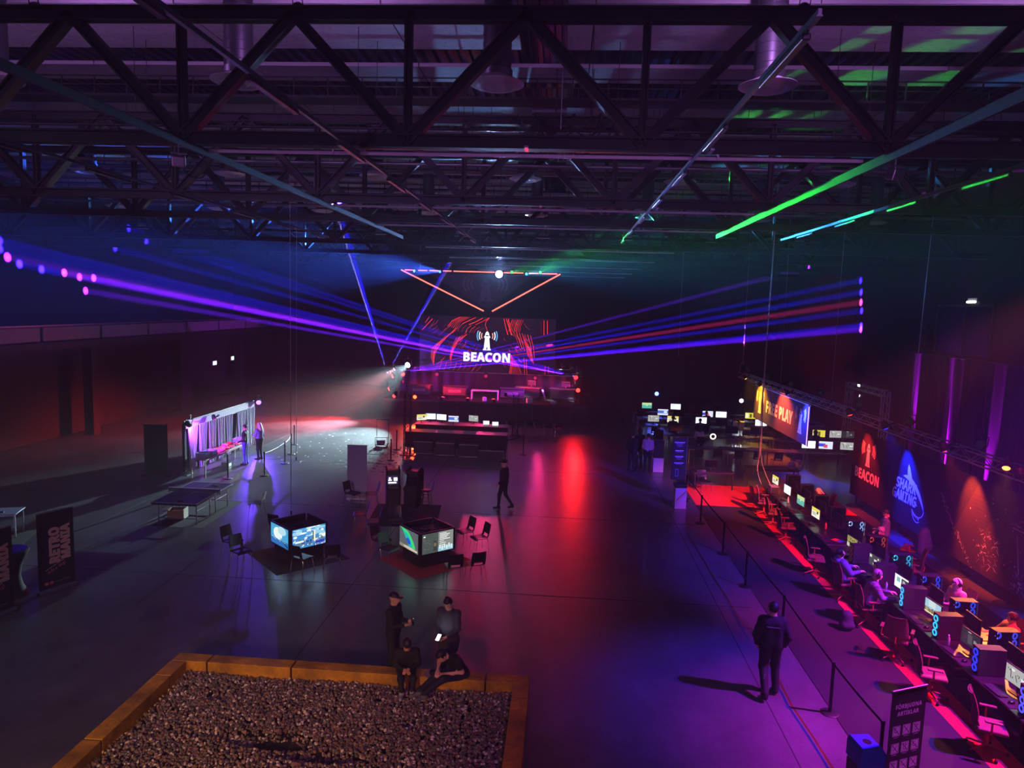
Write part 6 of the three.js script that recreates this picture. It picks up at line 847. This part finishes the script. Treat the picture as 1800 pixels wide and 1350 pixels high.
  const faceF = (x, y, z) => { const p = toHead(x, y, z), q = [Math.abs(p[0]), p[1], p[2]]; let d = ell(p, [0, 0.025, -0.012], [0.077, 0.095, 0.097]); d = sm(d, ell(p, [0, -0.05, 0.03], [0.056, 0.066, 0.062]), 0.04); d = sm(d, ell(p, [0, -0.018, 0.098], [0.014, 0.026, 0.018]), 0.014); d = sm(d, ell(q, [0.078, 0.0, -0.008], [0.012, 0.03, 0.02]), 0.01); d = Math.max(d, -ell(q, [0.033, 0.012, 0.098], [0.019, 0.011, 0.018])); d = sm(d, ell(q, [0.033, 0.012, 0.08], [0.014, 0.011, 0.012]), 0.004); d = sm(d, ell(p, [0, -0.062, 0.086], [0.022, 0.007, 0.012]), 0.006); d = sm(d, ell(p, [0, -0.1, -0.02], [0.05, 0.06, 0.05]), 0.03); return d * HS; };
  const dk = lin(0x201410), lip = lin(0x8a4038);
  const hl = H.map((v) => v - 0.17 * HS), hh = H.map((v) => v + 0.17 * HS), hc = Math.max(0.005, cell * 0.4);
  geos.push(surfaceNets(faceF, hl, hh, hc, (x, y, z) => { const p = toHead(x, y, z), ax = Math.abs(p[0]); if (p[2] > 0.07 && Math.hypot(ax - 0.033, (p[1] - 0.012) * 1.6) < 0.012) return dk; if (p[2] > 0.06 && Math.hypot((ax - 0.034) * 0.5, (p[1] - 0.036) * 2) < 0.01) return cols[4]; if (p[2] > 0.07 && Math.hypot(p[0] * 0.5, (p[1] + 0.062) * 2.2) < 0.012) return lip; return cols[0]; }));
  const body = mergeGeometries(geos.map((g) => g.toNonIndexed()));
  part('body', body, mSkinCloth, t);
  // hair or head cover
  const kind = o.hair || 'short'; if (kind !== 'bald') {
    const cut = (d, p, z0, y0) => Math.max(d, Math.min(p[2] - z0, y0 - p[1]));
    const hf = { short: (p) => cut(ell(p, [0, 0.038, -0.016], [0.087, 0.098, 0.107]), p, 0.03, 0.075), cap: (p) => Math.min(Math.max(ell(p, [0, 0.04, -0.014], [0.09, 0.095, 0.108]), 0.045 - p[1]), ell(p, [0, 0.052, 0.12], [0.065, 0.012, 0.06])), curly: (p) => cut(ell(p, [0, 0.045, -0.012], [0.1, 0.105, 0.115]) + 0.008 * Math.sin(p[0] * 90) * Math.sin(p[1] * 80) * Math.sin(p[2] * 85), p, 0.04, 0.075),
      long: (p) => { let d = cut(ell(p, [0, 0.035, -0.016], [0.09, 0.1, 0.11]), p, 0.03, 0.075); for (const q of [-1, 1]) d = sm(d, ell(p, [q * 0.065, -0.13, -0.03 + (q > 0 ? 0.02 : 0)], [0.042, 0.16, 0.055]), 0.03); return sm(d, ell(p, [0, -0.12, -0.075], [0.085, 0.17, 0.045]), 0.03); },
      pony: (p) => sm(cut(ell(p, [0, 0.038, -0.016], [0.087, 0.098, 0.107]), p, 0.03, 0.075), ell(p, [0, -0.03, -0.14], [0.03, 0.11, 0.04]), 0.03), bun: (p) => sm(cut(ell(p, [0, 0.038, -0.016], [0.087, 0.1, 0.107]), p, 0.03, 0.075), ell(p, [0, 0.135, -0.03], [0.045, 0.04, 0.045]), 0.02),
      hood: (p) => sm(cut(ell(p, [0, 0.02, -0.02], [0.108, 0.13, 0.13]), p, 0.045, 0.085), ell(p, [0, -0.14, -0.04], [0.11, 0.06, 0.1]), 0.05), beanie: (p) => Math.max(ell(p, [0, 0.045, -0.014], [0.092, 0.105, 0.108]), 0.03 - p[1] - p[2] * 0.1),
      scarf: (p) => sm(cut(ell(p, [0, 0.015, -0.012], [0.098, 0.118, 0.118]), p, 0.06, 0.07), ell(p, [0, -0.13, 0.0], [0.1, 0.09, 0.1]), 0.06), longhood: (p) => { let d = cut(ell(p, [0, 0.035, -0.016], [0.09, 0.1, 0.11]), p, 0.03, 0.075); for (const q of [-1, 1]) d = sm(d, ell(p, [q * 0.09, -0.14, 0.03], [0.04, 0.19, 0.05]), 0.03); return sm(d, ell(p, [0, -0.12, -0.085], [0.1, 0.19, 0.045]), 0.03); } }[kind];
    const g = surfaceNets((x, y, z) => hf(toHead(x, y, z)) * HS, H.map((v, i) => v - (i === 1 ? 0.36 : 0.22) * HS), H.map((v) => v + 0.22 * HS), Math.max(0.006, cell * 0.5));
    part({ cap: 'cap', hood: 'hood', beanie: 'beanie', scarf: 'headscarf' }[kind] || 'hair', g, mat(C.hair, kind === 'scarf' ? 0.8 : 0.6), t);
  }
  if (o.headset) { const m4 = new THREE.Matrix4().makeRotationFromEuler(new THREE.Euler(hp, hy, 0, 'YXZ')).setPosition(...H); const g = [torus(0.115, 0.012, 0, 0.01, -0.01, 0, 0, 0, 24), cyl(0.045, 0.045, 0.04, 0.105, -0.005, -0.01, 16, 0, 0, H2), cyl(0.045, 0.045, 0.04, -0.105, -0.005, -0.01, 16, 0, 0, H2)]; part('headset', join(g).applyMatrix4(m4), mBlack, t); }
  if (o.extra) o.extra(t, J);
  return t;
}
const mSkinCloth = new THREE.MeshStandardMaterial({ vertexColors: true, roughness: 0.82 });
const wpt = (pos, turn, s, p) => { const c = Math.cos(turn), n = Math.sin(turn); return [pos[0] + s * (p[0] * c + p[2] * n), pos[1] + s * p[1], pos[2] + s * (-p[0] * n + p[2] * c)]; };

// guard walking away on the right
person('broad person in black uniform walking away beside the walkway barrier', [4.2, 0, -13.35], Math.PI - 0.12, { h: 1.84, fat: 1.8, loose: 0.016, baggy: 0.018, headScale: 1.1, C: { top: 0x050506, legs: 0x050506, shoe: 0x141416, hair: 0x0a0808, sole: 0x50505a }, J: { knR: [-0.11, 0.53, 0.1], anR: [-0.13, 0.12, 0.02], toeR: [-0.16, 0.075, 0.2], knL: [0.11, 0.52, 0.0], anL: [0.1, 0.14, -0.3], toeL: [0.12, 0.05, -0.14], elL: [0.29, 1.13, -0.05], wrL: [0.24, 0.9, 0.08], elR: [-0.29, 1.13, -0.05], wrR: [-0.24, 0.9, 0.08] }, extra: (t) => { part('back_print', box(0.24, 0.016, 0.006, 0, 1.33, -0.145, 0.1), mat(0x70707a, 0.6), t); part('leg_stripe', box(0.012, 0.3, 0.006, 0.12, 0.36, -0.2, -0.5), mat(0x9a9aa4, 0.4), t); } });
// walker in the middle of the hall
person('person in dark clothes walking across the middle of the hall', [-1.92, 0, -24.9], -1.9, { h: 1.8, cell: 0.018, fat: 1.3, loose: 0.012, hair: 'cap', C: { top: 0x0a0a0e, legs: 0x0c0c10, hair: 0x0a0a0c }, J: { knL: [0.1, 0.52, 0.12], anL: [0.1, 0.1, 0.14], knR: [-0.1, 0.52, -0.02], anR: [-0.1, 0.16, -0.28], toeR: [-0.11, 0.06, -0.14], elL: [0.24, 1.14, -0.1], wrL: [0.22, 0.95, 0.1] } });
// four youths at the gravel bed
{
  const a = [-3.08, 0, -13.05], b = [-2.0, 0, -13.1];
  person('youth in a dark peaked cap standing behind the gravel bed, side on', a, 1.35, { h: 1.72, fat: 0.4, loose: 0.008, hair: 'cap', C: { top: 0x08090e, legs: 0x0c0c14, hair: 0x0b0b10, skin: 0xb08068 }, pitch: 0.1, J: { elL: [0.2, 1.12, 0.06], wrL: [0.1, 1.16, 0.28], elR: [-0.2, 1.12, 0.06], wrR: [-0.08, 1.14, 0.27] }, palmL: [-0.6, 0.4, 0], palmR: [0.6, 0.4, 0] });
  const pp = wpt(a, 1.35, 1.72 / 1.75, [0.02, 1.2, 0.4]); const ph = thing('mobile_phone', 'dark phone held up by the capped youth', 'phone', pp, 1.35); part('shell', rbox(0.07, 0.145, 0.009, 0.004, 0, 0, 0, -0.3), mBlackGloss, ph); part('camera_light', cyl(0.006, 0.006, 0.004, 0.02, 0.05, 0.006, 10, H2), glow(0xffffff, 1.5), ph);
  person('youth with tied-up hair and grey hoodie lit by a phone screen', b, -0.25, { h: 1.7, fat: 0.3, loose: 0.01, hair: 'bun', C: { top: 0x30323c, legs: 0x0c0c14, hair: 0x0c0a0c, skin: 0xb88870 }, pitch: 0.55, J: { head: [0, 1.6, 0.07], elL: [0.21, 1.1, 0.02], wrL: [0.06, 1.0, 0.24], elR: [-0.22, 1.1, 0.02], wrR: [-0.1, 1.0, 0.26] }, palmL: [-0.5, 0.8, 0], palmR: [0.5, 0.8, 0], extra: (t) => part('jacket', surfaceNets(field([[[0.09, 0.86, 0], [-0.09, 0.86, 0], 0.14, 0.14, 0], [[0.1, 0.8, 0], [0.1, 0.68, 0.02], 0.12, 0.115, 0], [[-0.1, 0.8, 0], [-0.1, 0.68, 0.02], 0.12, 0.115, 0]], 0.04), [-0.3, 0.5, -0.2], [0.3, 1.1, 0.25], 0.014), mat(0x2a2228, 0.85), t) });
  const q = wpt(b, -0.25, 1.7 / 1.75, [-0.06, 1.02, 0.37]); const p2 = thing('mobile_phone', 'phone with a glowing white screen held by the hoodie youth', 'phone', q, -0.25); part('shell', rbox(0.08, 0.01, 0.16, 0.004, 0, 0, 0, 0.45), mBlackGloss, p2); part('screen', mv(new THREE.PlaneGeometry(0.072, 0.15).rotateX(-H2), 0, 0.006, 0, 0.45), glow(0xf0f4ff, 4), p2);
  panelLight(0xe8f0ff, 28, 0.07, 0.14, [q[0], q[1] + 0.015, q[2]], [b[0] - 0.02, 1.6, b[2] + 0.08]);
  const seatY = -0.17;
  person('youth in black seated on the yellow frame, hands together', [-2.72, seatY - 0.02, -12.62], 0.25, { sit: true, h: 1.66, fat: 0.5, loose: 0.01, hair: 'beanie', C: { top: 0x0a0a0e, legs: 0x0a0a0f, hair: 0x1a1416, shoe: 0x8a8a90, skin: 0xb88068 }, pitch: 0.6, J: { pel: [0, 0.62, -0.02], chest: [0, 0.93, 0.08], neck: [0, 1.1, 0.14], head: [0, 1.24, 0.22], shL: [0.18, 1.04, 0.1], shR: [-0.18, 1.04, 0.1], elL: [0.23, 0.82, 0.16], elR: [-0.23, 0.82, 0.16], wrL: [0.04, 0.8, 0.33], wrR: [-0.06, 0.8, 0.34], knL: [0.12, 0.62, 0.36], knR: [-0.12, 0.62, 0.36], anL: [0.1, 0.45, 0.52], anR: [-0.1, 0.45, 0.54] } });
  person('youth in a black tee shirt seated sideways on the yellow frame, bent over a phone', [-1.72, seatY - 0.02, -12.62], -0.75, { sit: true, h: 1.76, sleeve: 'short', hair: 'short', C: { top: 0x0a0a0d, legs: 0x14162a, hair: 0x0c0a0c, shoe: 0x5a5a62, skin: 0xc89080 }, pitch: 0.9, J: { pel: [0, 0.6, -0.04], chest: [0, 0.88, 0.12], neck: [0, 1.0, 0.27], head: [0, 1.05, 0.41], shL: [0.18, 0.97, 0.2], shR: [-0.18, 0.97, 0.2], elL: [0.24, 0.74, 0.12], elR: [-0.26, 0.78, 0.26], wrL: [0.08, 0.72, 0.34], wrR: [-0.1, 0.74, 0.42], knL: [0.1, 0.66, 0.45], knR: [-0.14, 0.62, 0.42], anL: [0.04, 0.47, 0.82], anR: [-0.12, 0.46, 0.8], toeL: [0.05, 0.44, 1.0], toeR: [-0.14, 0.42, 0.98] } });
  const k = thing('sun_hat', 'pale flat hat with a dark top lying on the yellow frame', 'hat', [-2.18, 0.362, -12.6]); part('brim', lathe([[0, 0.01], [0.12, 0.015], [0.2, 0.005], [0.2, 0], [0, 0]], 24), mat(0x7a6660, 0.8), k); part('crown', lathe([[0, 0.08], [0.07, 0.075], [0.095, 0.05], [0.1, 0.008], [0, 0.008]], 20), mBlack, k);
}
// two visitors at the stall
person('person in a dark top and blue jeans standing at the stall table', [-13.7, 0, -29.75], -1.5, { h: 1.78, cell: 0.02, fat: 1.2, C: { top: 0x14121a, legs: 0x5058a0, hair: 0x2a2020, shoe: 0x3a3a50 }, pitch: 0.3, J: { wrL: [0.2, 1.0, 0.25], wrR: [-0.2, 1.0, 0.25] } });
person('person with long fair hair and a light top at the stall end', [-13.55, 0, -30.85], -1.9, { h: 1.7, cell: 0.02, hair: 'long', C: { top: 0x8a7aa8, legs: 0x101018, hair: 0xc8b090, shoe: 0x18181c }, pitch: 0.3, J: { elL: [0.22, 1.14, 0.04], wrL: [0.15, 1.15, 0.25] } });
// group of three by the pedestal
person('person in dark clothes seen from behind, left of the group of three', [3.3, 0, -31.95], 2.6, { h: 1.8, cell: 0.02, fat: 1.4, C: { top: 0x0c0c10, legs: 0x0c0c10, hair: 0x14100e } });
person('tall person in black in the middle of the group of three', [3.68, 0, -32.5], 3.6, { h: 1.88, cell: 0.02, fat: 1.3, hair: 'hood', C: { top: 0x0a0a0c, legs: 0x0b0b0e, hair: 0x0c0c10 } });
person('person in a pale shirt, right of the group of three', [4.0, 0, -31.9], 2.9, { h: 1.78, cell: 0.02, fat: 1.5, sleeve: 'short', C: { top: 0xa890a8, legs: 0x0c0c12, hair: 0x181210 }, J: { wrR: [-0.2, 0.93, 0.12], wrL: [0.24, 0.94, 0.1] } });
// gamers
person('gamer in a blue-violet hooded top leaning back in the chair', [7.42, 0.0125, -18.28], 1.65, { sit: true, h: 1.74, loose: 0.03, hair: 'short', hoodDown: true, headset: true, C: { top: 0x5c5890, legs: 0x101018, hair: 0x1a1214, skin: 0xd8a890 }, pitch: -0.1, J: { chest: [0, 0.9, -0.05], neck: [0, 1.07, -0.1], head: [0, 1.23, -0.1], shL: [0.18, 1.01, -0.08], shR: [-0.18, 1.01, -0.08], elL: [0.25, 0.78, 0.08], elR: [-0.25, 0.78, 0.08], wrL: [0.2, 0.82, 0.33], wrR: [-0.2, 0.82, 0.33] } });
person('gamer in a patterned sweater and grey beanie leaning to the desk', [7.42, 0.0125, -16.75], 1.45, { sit: true, h: 1.78, loose: 0.02, hair: 'beanie', pattern: true, trim: 0x4a3458, headset: true, C: { top: 0x686090, legs: 0x14141c, hair: 0x6a6680, skin: 0xd09a88 }, pitch: 0.15, J: { chest: [0, 0.9, 0.08], neck: [0, 1.07, 0.12], head: [0.02, 1.22, 0.17], shL: [0.18, 1.0, 0.1], shR: [-0.18, 1.0, 0.1], wrL: [0.16, 0.8, 0.5], elL: [0.26, 0.78, 0.24], elR: [-0.27, 0.78, 0.22], wrR: [-0.26, 0.8, 0.5] } });
person('gamer in a pink headscarf and black headset on the right row', [9.36, 0.0125, -16.6], -H2 + 0.15, { sit: true, h: 1.7, loose: 0.02, hair: 'scarf', headset: true, C: { top: 0xc89080, legs: 0x2a2028, hair: 0xd8b0a0, skin: 0xd8a890 }, pitch: 0.15 });
person('boy in an orange shirt slumped in his chair on the right row', [9.5, 0.0125, -15.0], -H2 - 0.05, { sit: true, h: 1.6, fat: 1.2, loose: 0.02, hair: 'curly', sleeve: 'short', C: { top: 0xc07850, legs: 0x14141c, hair: 0x2a1a14, skin: 0xd8a080 }, pitch: 0.1, yaw: -0.4, J: { chest: [0, 0.88, -0.08], neck: [0, 1.04, -0.12], head: [0, 1.2, -0.1], shL: [0.18, 0.99, -0.1], shR: [-0.18, 0.99, -0.1] } });
person('gamer with long pink lit hair bent over the far right desk', [9.45, 0.0125, -25.2], -H2, { sit: true, h: 1.7, cell: 0.018, hair: 'longhood', C: { top: 0x2a2432, legs: 0x121218, hair: 0xb89a90, skin: 0xd0a090 }, pitch: 0.7, J: { chest: [0, 0.88, 0.1], neck: [0, 1.02, 0.2], head: [0, 1.14, 0.3], shL: [0.18, 0.97, 0.14], shR: [-0.18, 0.97, 0.14] } });
person('standing youth in a pale blue shirt behind the turquoise computer', [9.75, 0.0125, -21.3], -1.9, { h: 1.62, cell: 0.018, loose: 0.02, hair: 'short', C: { top: 0x5a60a0, legs: 0x5a4038, hair: 0x14121c, skin: 0xb08a88 }, pitch: 0.5, J: { elL: [0.2, 1.1, 0.08], wrL: [0.04, 1.08, 0.24], elR: [-0.2, 1.1, 0.08], wrR: [-0.04, 1.02, 0.24] } });
person('youth with fair curls sitting beside the orange-red computer', [9.35, 0.0125, -20.55], -1.2, { sit: true, h: 1.66, cell: 0.018, hair: 'curly', C: { top: 0x1c2048, legs: 0x101018, hair: 0x8a8498, skin: 0xb08a88 }, pitch: 0.4 });
{ // blue jacket over a chair by the banner
  const c = dup(tc, [10.5, Y, -21.2], -2.2, 'task chair hung with a blue jacket before the banner wall', 'task chairs on the right');
  const j = single('blue_jacket', surfaceNets(field([[[0, 1.0, -0.3], [0, 0.7, -0.3], 0.16, 0.24, 0], [[0.14, 1.02, -0.27], [0.24, 0.55, -0.3], 0.1, 0.12, 0], [[-0.14, 1.02, -0.27], [-0.2, 0.5, -0.32], 0.1, 0.1, 0], [[0, 1.1, -0.3], [0, 1.12, -0.32], 0.12, 0.1, 0], [[-0.2, 0.45, -0.34], [0.2, 0.5, -0.3], 0.09, 0.12, 0]], 0.06), [-0.5, 0.25, -0.7], [0.5, 1.4, 0.05], 0.018), mat(0x3848b0, 0.85), 'crumpled blue jacket draped over a chair before the banner wall', 'jacket'); j.position.set(10.5, Y, -21.2); j.rotation.y = -2.2;
  const bg = single('backpack', surfaceNets(field([[[0, 0.15, 0], [0, 0.32, 0], 0.16, 0.13, 0], [[0.08, 0.12, 0.1], [-0.08, 0.12, 0.1], 0.08, 0.08, 0]], 0.05), [-0.3, -0.02, -0.3], [0.3, 0.55, 0.3], 0.016), mat(0x2a2640, 0.85), 'grey patterned backpack on the floor behind the patterned sweater gamer', 'backpack'); bg.position.set(6.85, 0.02, -16.45);
}
// far silhouettes at the free-play tables
[[7.85, -40.1, 1.25, 'before the large white screen', 'short'], [6.35, -40.15, 1.2, 'before the cream screen', 'curly'], [5.2, -37.3, 1.25, 'at the left end of the second row', 'short'], [8.75, -42.9, 1.2, 'before the pink and blue screen', 'short'], [11.6, -40.1, 1.2, 'right of the hanging banner edge', 'short'], [13.2, -37.3, 1.25, 'before the yellow screen', 'hood'], [7.3, -37.3, 1.25, 'in a pale top at the second row', 'long']].forEach(([x, z, h, w, hair], i) => person(`seated dark figure at the free-play tables ${w}`, [x, 0, z], Math.PI + rr(-0.2, 0.2), { sit: true, h: 1.7 + rr(-0.08, 0.08), cell: 0.024, hair, C: { top: i === 6 ? 0xb8b4c4 : [0x14121a, 0x1c1a24, 0x221c28][i % 3], legs: 0x101016, hair: 0x0e0c10 } }));
[[7.85, -40.1], [6.35, -40.15], [5.2, -37.3], [8.75, -42.9], [11.6, -40.1], [13.2, -37.3], [7.3, -37.3]].forEach(([x, z], i) => dup(chair0, [x, 0.01, z + 0.05], Math.PI, `shell chair under a free-play figure, ${ORD[i]} counted from the white screen`, 'free-play chairs'));

// ---------- general wash from lamps on the wall behind the viewer ----------
lamp('gallery_wash', 'violet wash lamp on the wall behind the viewer, left', [-13, 11.5, 5.4], [-13.5, 0, -17], 0xc8b0f0, 380, 34, { glow: 1, s: 2, soft: 1, radius: 25 });
lamp('gallery_wash', 'purple wash lamp on the wall behind the viewer, right', [3, 11.5, 5.4], [1.2, 0, -16], 0xd078f4, 260, 32, { glow: 1, s: 2, soft: 1, radius: 25 });
for (const [x, w] of [[-14, 'far left'], [-9.2, 'left'], [-4.6, 'left of centre'], [3.6, 'right of centre'], [8.2, 'right']]) lamp('truss_uplight', `dim violet uplight on top of the nearest roof truss, ${w}`, [x, 12.14, -12.16], [x, 13.3, -15.4], 0xa068c0, 55, 80, { glow: 0.1, s: 0.7, soft: 1, radius: 8 });
for (const [x, w] of [[-7, 'left'], [6, 'right']]) lamp('gallery_uplight', `violet uplight on the gallery edge below the viewer, ${w}`, [x, 6.4, -0.4], [x * 0.7, 13.1, -17], 0xa05cb8, 130, 48, { glow: 0.3, s: 1.4, soft: 1, radius: 10 });
lamp('gallery_wash', 'warm wash lamp below the gallery behind the viewer', [-5.5, 5.6, 5.4], [-5.2, 0, -8.6], 0xffb860, 620, 17, { glow: 1, s: 2, soft: 1, radius: 25 });

renderer.render(scene, camera);
